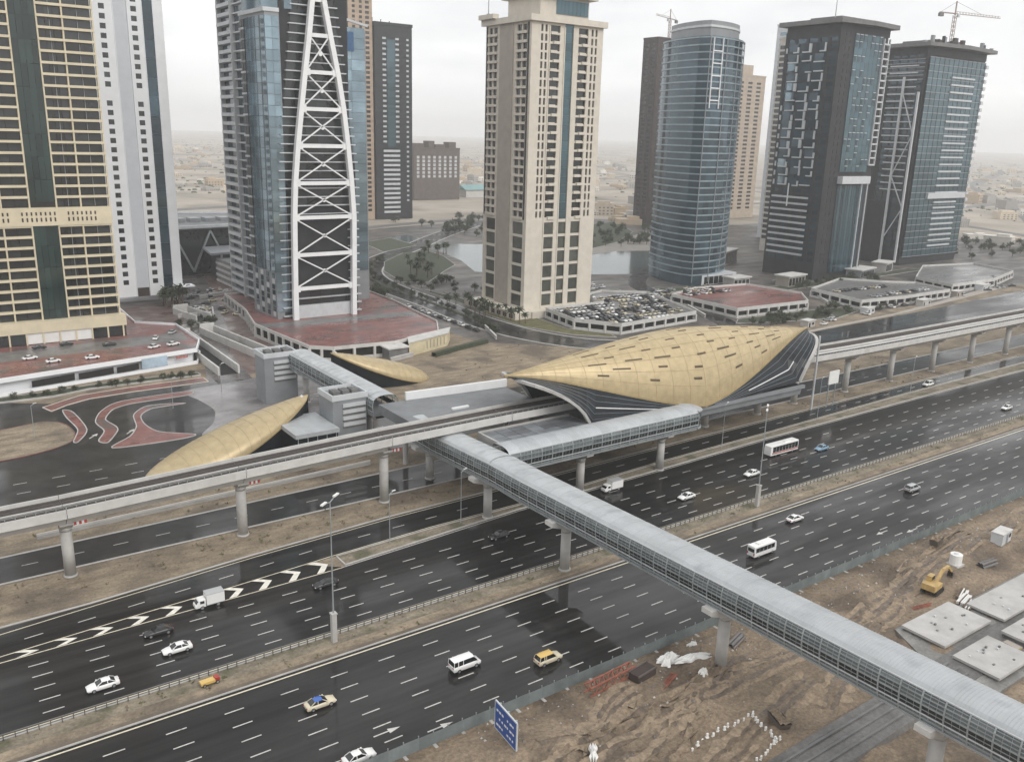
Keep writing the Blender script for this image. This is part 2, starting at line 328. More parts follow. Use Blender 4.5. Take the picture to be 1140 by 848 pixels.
line(slip, [(-30, 154.6), (7, 156.9), (22, 158.6), (53, 161.8), (84, 163.8), (125, 164.7), (183, 166.1), (237, 166.8), (290, 167.6), (380, 169.1)], .22, PAINTY, .062)
for u, v in ((11.2, 148.6), (17.1, 149.1), (22.8, 149.3), (28.8, 149.7), (34.6, 150), (40, 150.4), (46, 150.5), (51.6, 150.8), (57.5, 151), (63.3, 151.1)):
    h0 = lerp([(6, 147.9), (66, 148.5)], u-2); h1 = lerp([(6, 149.5), (30, 151.2), (66, 153.6)], u-2)
    mb = MB(); wd = 1.5
    mb.quad((u-2.6, h0, .066), (u-2.6+wd, h0, .066), (u+wd*.6, v, .066), (u-.5, v, .066)); mb.quad((u-2.6, h1, .066), (u-.5, v, .066), (u+wd*.6, v, .066), (u-2.6+wd, h1, .066))
    obj('chevron', mb, far, mats=PAINTW)
def arrow(par, x, y, z, d=1):
    mb = MB(); mb.box(-2.4*d if d > 0 else 0, 0 if d > 0 else 2.4, -.12, .12, 0, .006)
    mb.add([(0, -.55, .003), (1.9*d, 0, .003), (0, .55, .003)], [(0, 1, 2)])
    obj('lane_arrow', mb, par, (x, y, z), mats=PAINT)
for x, y in ((50.5, 98.9), (57.5, 95.6), (174, 99.5), (181, 96.5)): arrow(near, x, y, .055, -1 if x > 100 else 1)
# kerbed reserves
def kerbed(name, P, m, h=.14, km=CONC):
    cx = sum(p[0] for p in P)/len(P); cy = sum(p[1] for p in P)/len(P)
    o = struct(name, MB().prism(P, -.2, h), m)
    k = MB(); n = len(P)
    for i in range(n):
        a, b = P[i], P[(i+1) % n]
        k.beam((*a, h*.5+.03), (*b, h*.5+.03), .3, h+.08)
    obj('kerb', k, o, mats=km); return o
med = kerbed('median', [(XL, 120.3), (XR, 120.3), (XR, 126.7), (XL, 126.7)], VERGE)
vrg = kerbed('verge', [(67, 149), (90, 151), (112, 152.8), (160, 154), (204, 155.7), (300, 156.7), (XR, 156.7), (XR, 163.6), (380, 162.6), (280, 161.1), (208, 158.6), (164, 157.6), (113, 154.6), (90, 154.5), (67, 153.3)], VERGE)
obj('dirt_strip', MB().sheet([(XL, 121.2), (XR, 121.2), (XR, 123.6), (XL, 123.6)], .15), med, mats=SAND)

def rounded(P, k=5):
    n = len(P); out = []
    for i in range(n):
        p0, p1, p2, p3 = P[i-1], P[i], P[(i+1) % n], P[(i+2) % n]
        for j in range(k):
            t = j/k; out.append(tuple(.5*((2*b)+(-a+c)*t*.8+(2*a*.8-5*b+.4*b+4*c-.4*c*0-d*.8)*t*t*0+0) if False else ((1-t)**2*(1+2*t)*b+t*t*(3-2*t)*c+t*(1-t)**2*(c-a)*.4+t*t*(t-1)*(d-b)*.4) for a, b, c, d in zip(p0, p1, p2, p3)))
    return out
# islands of the interchange north-west of the viaduct
island = kerbed('sand_island', rounded([(4, 274), (19.8, 273), (30.3, 275.6), (35.5, 271), (36.8, 261), (34.8, 253.5), (29.8, 249.6), (21.1, 247), (8, 246.5), (-40, 244), (-40, 272)]), SAND, .16, REDP)
kerbed('paved_island', rounded([(37.6, 284.2), (39.8, 280.5), (40.2, 262), (36.4, 252.5), (35.2, 253), (38, 263), (37.3, 276)]), REDP, .15)
kerbed('paved_island', rounded([(73.9, 281.7), (57.4, 281.1), (51.1, 278.4), (47.9, 273), (46.4, 268), (47.6, 260.8), (47.1, 256.3), (42.8, 247.6), (41, 250.3), (44, 258.2), (43.5, 267.5), (47, 277.5), (54.3, 285.1), (74.6, 286)]), REDP, .15)
kerbed('paved_island', rounded([(70.7, 273.3), (60.7, 272.8), (56, 267.3), (55, 258.1), (56.9, 249.6), (64.7, 242.2), (58.6, 240.6), (42.9, 242.5), (49, 249.8), (52.5, 257.7), (54.4, 269.2), (60.2, 276.2)]), REDP, .15)
struct('plaza_paving', MB().prism(rounded([(74, 287), (93.8, 290), (120, 296), (122, 262), (100, 240), (75, 237), (66, 240.5), (72, 250), (76, 262), (75, 275)]), -.2, .1), M('pale_wet_paving', (.20, .19, .19), .25, var=.35, scale=.12, rvar=.16, patch=((.12, .11, .11), .08, .52)))
kerbed('paved_walk', [(34.6, 284.6), (39.5, 289), (46.5, 292.6), (60.1, 294), (84, 294), (84, 300), (62, 299.6), (45, 298), (33, 290)], REDP, .16, BEIGE)
struct('ramp_street', MB().prism([(84, 296), (98, 290), (103, 330), (116, 372), (128, 420), (150, 520), (132, 520), (112, 430), (99, 372), (91, 322)], -.2, .07), M('wet_street', (.10, .09, .088), .25, var=.25, scale=.2, rvar=.12))
def ribbon(pts, wd, z0, z1):
    L, Rr = [], []
    for i, p in enumerate(pts):
        a = pts[max(0, i-1)]; b = pts[min(len(pts)-1, i+1)]; d = math.hypot(b[0]-a[0], b[1]-a[1])
        nx, ny = -(b[1]-a[1])/d*wd/2, (b[0]-a[0])/d*wd/2
        L.append((p[0]+nx, p[1]+ny)); Rr.append((p[0]-nx, p[1]-ny))
    mb = MB()
    for i in range(len(pts)-1):
        mb.quad((*Rr[i], z1), (*Rr[i+1], z1), (*L[i+1], z1), (*L[i], z1))
        mb.quad((*Rr[i], z0), (*Rr[i+1], z0), (*Rr[i+1], z1), (*Rr[i], z1)); mb.quad((*L[i], z0), (*L[i+1], z0), (*L[i+1], z1), (*L[i], z1))
    return mb
def smooth(pts, k=6):
    out = []
    for i in range(len(pts)-1):
        p0 = pts[max(0, i-1)]; p1 = pts[i]; p2 = pts[i+1]; p3 = pts[min(len(pts)-1, i+2)]
        for j in range(k):
            t = j/k
            out.append(tuple(.5*((2*b)+(-a+c)*t+(2*a-5*b+4*c-d)*t*t+(-a+3*b-3*c+d)*t**3) for a, b, c, d in zip(p0, p1, p2, p3)))
    return out+[pts[-1]]
cur = smooth([(330, 246), (276, 254), (240, 270), (224, 298), (220, 335), (223, 380), (226, 440), (240, 490), (272, 535), (320, 580), (380, 640), (470, 720)])
struct('boulevard', ribbon(cur, 17, -.2, .06), ASPH2)
struct('boulevard_median', ribbon(smooth([(221, 320), (220.5, 340), (223, 380), (226, 440), (240, 490), (272, 535), (320, 580)]), 2.2, -.2, .2), HEDGE)
for sg, nm in ((8.9, 'boulevard_kerb'), (-8.9, 'boulevard_kerb')):
    pts = []
    for i, p in enumerate(cur):
        a = cur[max(0, i-1)]; b = cur[min(len(cur)-1, i+1)]; d = math.hypot(b[0]-a[0], b[1]-a[1]); pts.append((p[0]-(b[1]-a[1])/d*sg, p[1]+(b[0]-a[0])/d*sg))
    struct(nm, ribbon(pts, .9, -.2, .15), CONC)
struct('lake_street', ribbon(smooth([(300, 244), (318, 270), (332, 300), (345, 345), (365, 385), (420, 425), (500, 450)]), 11, -.2, .05), ASPH2)
struct('water', MB().prism([(300, 462), (318, 440), (362, 420), (392, 408), (470, 425), (545, 470), (480, 492), (452, 501), (418, 492), (392, 500), (384, 576), (358, 590), (357, 655), (335, 640), (333, 580), (326, 540), (318, 507)], -.3, .012), WATER)
struct('lakeside_path', MB().prism([(480, 492), (452, 501), (418, 492), (416, 500), (440, 519), (495, 546), (575, 600), (585, 585), (520, 520)], -.3, .04), M('lakeside_stone', (.26, .24, .215), .7))
kerbed('lawn', [(232, 352), (231, 315), (240, 292), (254, 278), (256, 284), (246, 302), (248, 330), (242, 352)], GRASS, .15)
kerbed('lawn', [(325, 273), (352, 264), (380, 257), (409, 264), (408, 274), (386, 276.5), (333, 279)], HEDGE, .2)
kerbed('lawn', [(20, 301), (37.5, 300.2), (48.7, 303.6), (84, 303), (84, 306), (66.7, 307.5), (49.9, 307.5), (33.6, 306), (-40, 303.6), (-40, 300)], HEDGE, .5)

# ------------------------------------------------------------------ highway barriers and fences
POST = box_mesh('barrier_post', -.07, .07, -.07, .07, 0, 1.05, STEEL)
def barrier(label, v, z, h, x0, x1, wall=False):
    t = thing('median_barrier', label, 'barrier', (0, v, z))
    if wall:
        mb = MB(); mb.grid([[(x0, -.3, 0), (x0, -.12, .45), (x0, -.1, h), (x0, .1, h), (x0, .12, .45), (x0, .3, 0)], [(x1, -.3, 0), (x1, -.12, .45), (x1, -.1, h), (x1, .1, h), (x1, .12, .45), (x1, .3, 0)]])
        obj('stone_wall', mb, t, mats=M('brown_kerb_stone', (.14, .115, .09), .8, var=.3))
    else:
        for zz in (h*.55, h): obj('rail', MB().box(x0, x1, -.06, .06, zz-.10, zz+.03), t, mats=M('galvanised_rail', (.19, .185, .175), .55, .2))
        x = x0
        n = 0
        rest = MB()
        while x < x1:
            if n < 200: obj('post', POST, t, (x, 0, 0))
            else: rest.box(x-.07, x+.07, -.07, .07, 0, h)
            x += 1.5; n += 1
        obj('distant_post', rest, t, mats=STEEL, kind='stuff')
barrier('pale post and rail barrier along the far edge of the highway median', 126.3, .14, 1.05, 0, 560)
barrier('low brown stone kerb wall along the near edge of the highway median', 120.7, .1, .42, -20, 620, True)
hf = thing('roadside_hoarding', 'grey corrugated sheet hoarding between the highway and the construction ground', 'fence', (0, 92.6, 0))
mb = MB()
for i in range(12):
    x = i*.2; mb.quad((x, 0, .1), (x+.1, -.07, .1), (x+.1, -.07, 2.3), (x, 0, 2.3)); mb.quad((x+.1, -.07, .1), (x+.2, 0, .1), (x+.2, 0, 2.3), (x+.1, -.07, 2.3))
PANEL = mb.mesh('sheet_panel', HOARD); HP = box_mesh('hoarding_post', -.06, .06, -.06, .06, 0, 2.55, FRAME); HB = box_mesh('hoarding_foot', -.25, .25, -.9, .1, 0, .35, CONC)
for i in range(125):
    x = 40+2.4*i
    dz = random.uniform(-.06, .06)
    obj('sheet_panel', PANEL, hf, (x, random.uniform(-.03, .03), dz)); obj('post', HP, hf, (x, .12, 0))
    if i % 2 == 0: obj('concrete_foot', HB, hf, (x, -.1, 0))

# ------------------------------------------------------------------ metro viaduct
zb = lambda u: lerp([(-60, 12.8), (20, 13.5), (46, 14.3), (83, 15.2), (106, 15.6), (180, 15.8), (239, 15.5), (266, 15.1), (300, 14.9), (600, 14.9)], u)
via = thing('metro_viaduct', 'long concrete elevated metro viaduct on round piers running through the gold station', 'viaduct')
def deck_seg(x0, x1, y0, y1, deep):
    a, b = zb(x0), zb(x1); yc = (y0+y1)/2; hw = (y1-y0)*.24
    def sec(x, z): return [(x, y0, z), (x, y0, z+1.75), (x, y0+.25, z+1.75), (x, y0+.25, z+.5), (x, y1-.25, z+.5), (x, y1-.25, z+1.45), (x, y1, z+1.45), (x, y1, z), (x, y1-1.2, z-.25), (x, yc+hw, z-deep), (x, yc-hw, z-deep), (x, y0+1.2, z-.25)]
    o = obj('deck_span', MB().grid([sec(x0, a), sec(x1, b)], closed=True), via, mats=CONCL)
    for k, yy in enumerate((y0+1.35, y1-.45-3.1)):
        obj('track_bed', MB().grid([[(x0, yy, a+.5), (x0, yy+.1, a+.78), (x0, yy+3.0, a+.78), (x0, yy+3.1, a+.5)], [(x1, yy, b+.5), (x1, yy+.1, b+.78), (x1, yy+3.0, b+.78), (x1, yy+3.1, b+.5)]]), o, mats=BALL)
        for dy in (.8, 2.24):
            obj('rail', MB().beam((x0, yy+dy, a+.86), (x1, yy+dy, b+.86), .09, .16), o, mats=STEEL)
    obj('walkway', MB().beam((x0, yc+.4, a+.75), (x1, yc+.4, b+.75), .5, .3), o, mats=CONC)
    obj('cable_tray', MB().beam((x0, y0+.75, a+.95), (x1, y0+.75, b+.95), .5, .35), o, mats=M('yellow_grey_cable_cover', (.40, .35, .24), .7, var=.5, scale=2))
    rb = MB()
    n = int((x1-x0)/1.6)
    for i in range(n+1):
        x = x0+(x1-x0)*i/n; z = a+(b-a)*i/n; rb.box(x-.05, x+.05, y0+.05, y0+.15, z+1.7, z+2.3)
    rb.beam((x0, y0+.1, a+2.3), (x1, y0+.1, b+2.3), .07)
    obj('hand_rail', rb, o, mats=FRAME)
segs = [-46, -12, 21, 54.5, 88, 121]
for a, b in zip(segs, segs[1:]): deck_seg(a+.05, b-.05, 168.5, 177.5, 1.9 if b < 100 else .75)
deck_seg(121.1, 240, 168.5, 177.5, .75)
rs = [240.1, 268, 295, 323, 351, 379, 407, 435, 463, 520]
for a, b in zip(rs, rs[1:]): deck_seg(a+.05, b-.05, 168.5, 181, 2.0)
def pier_mesh(h, r, capw, name):
    mb = MB(); n = 16
    prof = [(0, r*1.25), (.35, r*1.25), (.4, r), (h-2.2, r), (h-1.2, r*1.15)]
    for (z0, r0), (z1, r1) in zip(prof, prof[1:]): mb.cyl(0, 0, z0, z1, r0, r1, n)
    return mb.mesh(name, CONC, True)
def viaduct_pier(u, v, cw, deep):
    h = zb(u)-deep
    p = obj('pier', pier_mesh(h, 1.05, 2, 'pier'), via, (u, v, 0))
    obj('pier_cap', MB().grid([[(-1.1, -1.1, h-1.4), (1.1, -1.1, h-1.4), (1.1, 1.1, h-1.4), (-1.1, 1.1, h-1.4)], [(-1.2, -cw, h-.4), (1.2, -cw, h-.4), (1.2, cw, h-.4), (-1.2, cw, h-.4)], [(-1.2, -cw, h), (1.2, -cw, h), (1.2, cw, h), (-1.2, cw, h)]], closed=True).quad((-1.2, -cw, h), (1.2, -cw, h), (1.2, cw, h), (-1.2, cw, h)), p, mats=CONC)
    return p
for u in (-12, 21, 54.5, 88): viaduct_pier(u, 173, 2.3, 1.9)
for u in rs[:-1]: viaduct_pier(u, 174.5, 3.6, 2.0)
for u in (146, 171, 196, 220): viaduct_pier(u, 173, 4.5, 4.3)
# red and white striped warning boards hung on three pier heads
for i, u in enumerate((21, 54.5, 88)):
    t = thing('clearance_board', 'red and white striped warning board on the %s viaduct pier from the photo\'s left edge' % ('first', 'second', 'third')[i], 'warning board', (u+1.4, 171.2, zb(u)-2.6), group='warning boards on the viaduct piers')
    for k in range(9): obj('stripe', MB().box(-1.9+k*.45, -1.9+k*.45+.44, -.06, .06, 0, .7), t, mats=(RED if k % 2 == 0 else PW))
    obj('backing', MB().box(-2, 2.2, .07, .16, -.05, .75), t, mats=STEEL)

# ------------------------------------------------------------------ covered footbridge
bz = lambda v: lerp([(0, 14.8), (147, 11.0), (160, 10.1), (172, 9.3), (186, 9.5), (204, 10.5), (262, 10.9)], v)
bu = lambda v: lerp([(0, 103), (135, 103), (150, 103.6), (168, 104.4), (190, 104.2), (262, 103)], v)
fb = thing('covered_footbridge', 'long grey covered footbridge with pale metal roof crossing the highway to the station', 'footbridge')
L_ = 3.0
def arch(x0, z0, rise, n=9):
    return [(x0*math.cos(math.pi*i/(n-1)) if False else -x0+2*x0*i/(n-1), z0+rise*math.sin(math.pi*i/(n-1))**.8) for i in range(n)]
rp = [(x, 4.45+1.15*max(0, 1-abs(x/3.45)**2.4)**.6) for x in [-3.45+6.9*i/14 for i in range(15)]]
def ext(prof, y0, y1, mb=None, m=0):
    mb = mb or MB(); return mb.grid([[(x, y0, z) for x, z in prof], [(x, y1, z) for x, z in prof]], m)
mb = ext(rp, 0, L_-.015); ext([(x, z-.16) for x, z in rp], 0, L_-.06, mb)
mb.quad((-3.45, 0, 4.29), (-3.45, L_, 4.29), (-3.45, L_, 4.45), (-3.45, 0, 4.45)); mb.quad((3.45, 0, 4.29), (3.45, L_, 4.29), (3.45, L_, 4.45), (3.45, 0, 4.45))
mb.grid([[(x, -.02, z+.015) for x, z in rp], [(x, .03, z+.015) for x, z in rp]])
for k in range(1, 6):
    yk = k*.5; mb.grid([[(x, yk-.03, z-.01) for x, z in rp], [(x, yk, z+.05) for x, z in rp], [(x, yk+.03, z-.01) for x, z in rp]])
RPAN = mb.mesh('roof_panel', ROOF, False)
mb = MB()
for sx in (-1, 1):
    pr = [(3.4*sx, .0), (3.68*sx, 1.2), (3.82*sx, 2.6), (3.72*sx, 3.64), (3.42*sx, 4.5)]
    for a, b in zip(pr, pr[1:]): mb.beam((a[0], 0, a[1]), (b[0], 0, b[1]), .2, .16)
mb.beam((-3.4, 0, .1), (3.4, 0, .1), .25, .3)
for sx in (-1, 1):
    for yk in (1.0, 2.0): mb.beam((3.52*sx, yk, .5), (3.8*sx, yk, 2.6), .05); mb.beam((3.8*sx, yk, 2.6), (3.7*sx, yk, 3.64), .05); mb.beam((3.7*sx, yk, 3.64), (3.42*sx, yk, 4.5), .05)
FRM = mb.mesh('frame', FRAME)
def pan(z0, z1, x0, x1, m, nm): return MB().quad((x0, .1, z0), (x0, L_-.1, z0), (x1, L_-.1, z1), (x1, .1, z1)).quad((x0+.05, .1, z0), (x0+.05, L_-.1, z0), (x1+.05, L_-.1, z1), (x1+.05, .1, z1)).mesh(nm, m)
PN = {}
for sx in (-1, 1):
    o_ = 0 if sx < 0 else -.05
    PN[sx] = [pan(.7, 1.25, sx*3.53+o_, sx*3.65+o_, BGLASS, 'lower_pane'), pan(1.3, 2.55, sx*3.66+o_, sx*3.78+o_, BGLASSD, 'window_pane'), pan(2.65, 3.6, sx*3.78+o_, sx*3.68+o_, BGLASS, 'upper_pane'), pan(3.68, 4.42, sx*3.66+o_, sx*3.41+o_, BGLASS, 'top_pane')]
FLOOR = MB().box(-3.3, 3.3, 0, L_, 0, .6).grid([[(-3.4, 0, 0), (-2.3, 0, -.8), (2.3, 0, -.8), (3.4, 0, 0)], [(-3.4, L_, 0), (-2.3, L_, -.8), (2.3, L_, -.8), (3.4, L_, 0)]]).mesh('floor_panel', GREY)
def tilt(o, a): o.rotation_euler = (a, o.rotation_euler[1], o.rotation_euler[2]); return o
def bridge_run(par, v0, v1, uf, zf, both=True):
    v = v0
    while v < v1-.1:
        z0, z1 = zf(v), zf(v+L_); a = math.atan2(z1-z0, L_); u0 = uf(v)
        for nm, me in (('roof_panel', RPAN), ('frame', FRM), ('floor_panel', FLOOR)): tilt(obj(nm, me, par, (u0, v, z0)), a)
        for sx in (-1, 1):
            for k, me in enumerate(PN[sx]):
                if sx < 0 or k == 1: tilt(obj(('lower_pane', 'window_pane', 'upper_pane', 'top_pane')[k], me, par, (u0, v, z0)), a)
        v += L_
    for sx in (-1, 1):
        for zz, ww, mm in ((.0, .34, FRAME), (.66, .14, FRAME), (1.27, .16, LGREY), (1.9, .06, FRAME), (2.6, .2, FRAME), (3.12, .06, FRAME), (3.64, .14, FRAME), (4.1, .06, FRAME), (4.46, .16, LGREY)):
            mb = MB(); v = v0
            while v < v1-.1:
                xx = sx*lerp([(0, 3.42), (1.2, 3.7), (2.6, 3.84), (3.64, 3.74), (4.5, 3.44)], zz)
                mb.beam((uf(v)+xx, v, zf(v)+zz), (uf(v+L_)+xx, v+L_, zf(v+L_)+zz), .14, ww); v += L_
            obj('long_rail', mb, par, mats=mm)
bridge_run(fb, 6, 186, bu, bz)
def bridge_pier(par, x, y, h, wx, wy, rot=0):
    p = obj('pier', pier_mesh(h-1.0, 1.0, 2, 'bridge_pier'), par, (x, y, 0))
    hm = MB().grid([[(-1.0, -1.0, h-2.2), (1.0, -1.0, h-2.2), (1.0, 1.0, h-2.2), (-1.0, 1.0, h-2.2)], [(-wx, -wy, h-.9), (wx, -wy, h-.9), (wx, wy, h-.9), (-wx, wy, h-.9)], [(-wx, -wy, h-.05), (wx, -wy, h-.05), (wx, wy, h-.05), (-wx, wy, h-.05)]], closed=True)
    hm.quad((-wx, -wy, h-.05), (wx, -wy, h-.05), (wx, wy, h-.05), (-wx, wy, h-.05))
    obj('pier_head', hm, p, mats=CONCL)
for v in (47, 83, 124, 153, 180): bridge_pier(fb, bu(v), v, bz(v), 4.6, 1.1)

# station gallery: the same covered tube turned along the road
ga = thing('station_gallery', 'covered glazed walkway branching along the road from the footbridge to the gold station', 'walkway', (0, 0, 0))
gal = thing('tmp', 'x', 'x'); bpy.data.objects.remove(gal)
def gallery(par, x0, x1, vc, z):
    x = x0
    while x < x1-.1:
        for nm, me in (('roof_panel', RPAN), ('frame', FRM), ('floor_panel', FLOOR)): obj(nm, me, par, (x+L_, vc, z), rz=R_(90))
        for k, me in enumerate(PN[1]): obj(('lower_pane', 'window_pane', 'upper_pane', 'top_pane')[k], me, par, (x, vc, z), rz=R_(-90))
        for k, me in enumerate(PN[-1][:2]): obj(('lower_pane', 'window_pane')[k], me, par, (x, vc, z), rz=R_(-90))
        x += L_
    for sy in (-1, 1):
        for zz, ww, mm in ((.0, .34, FRAME), (.66, .14, FRAME), (1.27, .16, LGREY), (2.6, .2, FRAME), (3.64, .14, FRAME), (4.46, .16, LGREY)):
            obj('long_rail', MB().beam((x0, vc+sy*lerp([(0, 3.42), (1.2, 3.7), (2.6, 3.84), (3.64, 3.74), (4.5, 3.44)], zz), z+zz), (x1, vc+sy*lerp([(0, 3.42), (1.2, 3.7), (2.6, 3.84), (3.64, 3.74), (4.5, 3.44)], zz), z+zz), .14, ww), par, mats=mm)
gallery(ga, 107.2, 167.2, 153.5, 10.9)
mb = MB()       # rounded glazed end
for k in range(7):
    a0, a1 = math.pi*(-.5+k/7), math.pi*(-.5+(k+1)/7)
    for z0, z1 in ((.5, 1.2), (1.3, 2.55), (2.65, 3.6), (3.7, 4.6)):
        mb.quad((3.2*math.cos(a0), 3.66*math.sin(a0), z0), (3.2*math.cos(a1), 3.66*math.sin(a1), z0), (3.2*math.cos(a1), 3.66*math.sin(a1), z1), (3.2*math.cos(a0), 3.66*math.sin(a0), z1), 0 if z0 != 1.3 else 1)
obj('end_glazing', mb, ga, (167.2, 153.5, 10.9), mats=[BGLASS, BGLASSD])
mb = MB(); P = [(0, -3.7)]+[(3.3*math.cos(math.pi*(-.5+k/10)), 3.75*math.sin(math.pi*(-.5+k/10))) for k in range(11)]+[(0, 3.7)]
mb.prism(P, 4.65, 4.95); mb.prism(P, 0, .5)
obj('end_roof', mb, ga, (167.2, 153.5, 10.9), mats=ROOF)
for x in (131.5, 158.5): bridge_pier(ga, x, 154, 10.9, 1.0, 3.4)

# ------------------------------------------------------------------ station with gold shell roof
st = thing('metro_station', 'large gold shell-roofed metro station with dark glazed sides over the viaduct', 'station')
UM, LN, VC = 181., 59.5, 173.
def shell_par(s):
    a = min(1, abs(s)); w_ = 13*max(0, 1-a**1.6)**1.15; ze = 12.3+13.7*(.5*(3*a*a-2*a**3)+.5*a**.9); r = 26+5.8*max(0, 1-a**1.5)**1.15
    return UM+LN*s, w_, ze, max(r, ze)
def shell_pt(s, t, off=0.):
    u, w_, ze, r = shell_par(s)
    c, d = math.cos(t), math.sin(t)
    return (u, VC-(w_+off*.9)*c, ze+(r-ze+off)*d if d > 0 else ze)
NS, NT = 64, 26
ss = [math.sin(math.pi/2*(-1+2*i/NS)) for i in range(NS+1)]
# cladding in bays with fine joints
for i0 in range(0, NS, 4):
    mb = MB()
    rows = [[shell_pt(ss[i], math.pi*j/NT) for j in range(NT+1)] for i in range(i0, i0+5)]
    mb.grid(rows)
    rows2 = [[shell_pt(ss[i], math.pi*j/NT, -.5) for j in range(NT+1)] for i in range(i0, i0+5)]
    mb.grid(rows2)
    for j in (0, NT):
        for i in range(4): mb.quad(rows[i][j], rows[i+1][j], rows2[i+1][j], rows2[i][j])
    obj('roof_bay', mb, st, mats=GOLD, smooth=True)
for i in range(2, NS-1, 2):          # standing joints between the cladding bays
    jm = MB()
    for j in range(NT): jm.beam(shell_pt(ss[i], math.pi*j/NT, .02), shell_pt(ss[i], math.pi*(j+1)/NT, .02), .10, .06)
    obj('cladding_joint', jm, st, mats=M('gold_joint', (.455, .365, .215), .5, .15))
for t_ in (.3, .55, .8, 1.05, 1.3, 1.57, 1.85, 2.1, 2.35):
    jm = MB()
    for i in range(2, NS-2): jm.beam(shell_pt(ss[i], t_, .02), shell_pt(ss[i+1], t_, .02), .08, .05)
    obj('cladding_joint', jm, st, mats=MATS['gold_joint'])
em = MB()
for j in (0, NT):
    for i in range(NS): em.beam(shell_pt(ss[i], math.pi*j/NT), shell_pt(ss[i+1], math.pi*j/NT), .8, .45)
obj('roof_edge', em, st, mats=M('gold_edge_trim', (.42, .33, .18), .45, .3))
def slot(s, t, ln, sub):
    s0, s1 = s-ln/2, s+ln/2
    mb = MB(); dt = .0115
    A = [shell_pt(s0+(s1-s0)*k/4, t-dt, .12) for k in range(5)]; B = [shell_pt(s0+(s1-s0)*k/4, t+dt, .12) for k in range(5)]
    mb.grid([A, B]); mb.grid([A, [(p[0], p[1], p[2]-.3) for p in A]]); mb.grid([B, [(p[0], p[1], p[2]-.3) for p in B]])
    obj('skylight', mb, st, mats=SLOT)
for k, t in enumerate((.42, .62, .82, 1.02, 1.22, 1.42, 1.6)):
    n = (5, 6, 7, 7, 6, 6, 5)[k]
    for i in range(n):
        s = -.62+1.35*(i+.5*(k % 2)+.2)/n+random.uniform(-.025, .025)
        slot(s, t+random.uniform(-.03, .03), random.choice((.05, .055, .09)), 0)
# glazed flanks between the gold edge, the mouth arches and the base line
def flank(sgn, side):
    n = 22; mb = MB(); top, bot = [], []
    sv = -1 if sgn < 0 else 1
    B = (UM+sv*42., VC-side*12.6, 13.6); V = (UM+sv*1., VC-side*13., 12.0); T = (UM+sv*57., VC-side*1.5, 25.)
    for i in range(n+1):
        q = i/n; s = sv*(1-q)
        u, w_, ze, r = shell_par(s); top.append(Vector((u, VC-side*w_, ze)))
        if q < .4:
            a = q/.4*math.pi/2
            p = (T[0]+(B[0]-T[0])*(1-math.cos(a))**.75, T[1]+(B[1]-T[1])*math.sin(a)**.7, B[2]+(T[2]-B[2])*math.cos(a)**.62)
        else:
            k = (q-.4)/.6; p = tuple(B[j]+(V[j]-B[j])*k for j in range(3))
        bot.append(Vector(p))
    rows = 6
    pt = lambda i, k: top[i].lerp(bot[i], k/rows)+Vector((0, -side*.55*math.sin(math.pi*k/rows), 0))
    return top, bot, pt, n, rows
for sgn in (-1, 1):
    for side in (1, -1):
        top, bot, pt, n, rws = flank(sgn, side)
        for i in range(n):
            mb = MB().grid([[pt(i, k) for k in range(rws+1)], [pt(i+1, k) for k in range(rws+1)]])
            obj('glass_bay', mb, st, mats=SGLASS)
        mb = MB()
        for k in range(1, rws):
            for i in range(1, n-1):
                if (pt(i, 0)-pt(i, rws)).length > 1.2:
                    mb.beam(pt(i, k)+Vector((0, -side*.1, 0)), pt(i+1, k)+Vector((0, -side*.1, 0)), .08, .1)
        obj('glazing_bar', mb, st, mats=M('dull_glazing_bar', (.24, .265, .29), .5, .3))
        rim = MB()
        for i in range(9): rim.beam(bot[i], bot[i+1], .9, .7)
        obj('mouth_arch', rim, st, mats=CONC)
        rl = MB(); i0 = 9 if sgn < 0 else 8
        for i in range(i0, n-6): rl.beam(pt(i, 3)+Vector((0, -side*.35, 0)), pt(i+1, 3)+Vector((0, -side*.35, 0)), .2, .25)
        obj('white_band', rl, st, mats=WHITEF)
# end fans, platform body, sloping belly
body = MB()
prof = [(160.3, 12.2), (160.8, 9.2), (164.5, 7.2), (181.5, 7.2), (185.2, 9.2), (185.7, 12.2)]
body.grid([[(138, y, z) for y, z in prof], [(224, y, z) for y, z in prof]]); body.add([(138, y, z) for y, z in prof], [tuple(range(6))]); body.add([(224, y, z) for y, z in prof], [tuple(range(6))])
obj('concourse_belly', body, st, mats=GREY)
obj('base_beam', MB().box(137.5, 224.5, 159.7, 160.6, 11.3, 12.3), st, mats=GREY)
obj('platform', MB().box(146, 216, 164.6, 168.2, 12.2, 16.6).box(146, 216, 177.8, 181.4, 12.2, 16.6), st, mats=CONCD)
RPN = {}
for i in range(7):
    for j in range(4):
        ubox('canopy_panel', st, M('slate_roof_panel', (.20, .215, .235), .35, .2, var=.25, scale=.4, rand=.3), 111.5+i*3.9, 111.5+i*3.9+3.75, 157.6+j*2.65, 157.6+j*2.65+2.5, 14.0, 14.25)
obj('canopy_base', MB().box(111.3, 139, 157.4, 168.3, 12.0, 13.95), st, mats=CONCD)
obj('canopy_kerb', MB().box(111, 139, 168.3, 168.45, 13, 14.7).box(110.8, 111.3, 157.3, 168.3, 12.5, 14.6), st, mats=CONC)
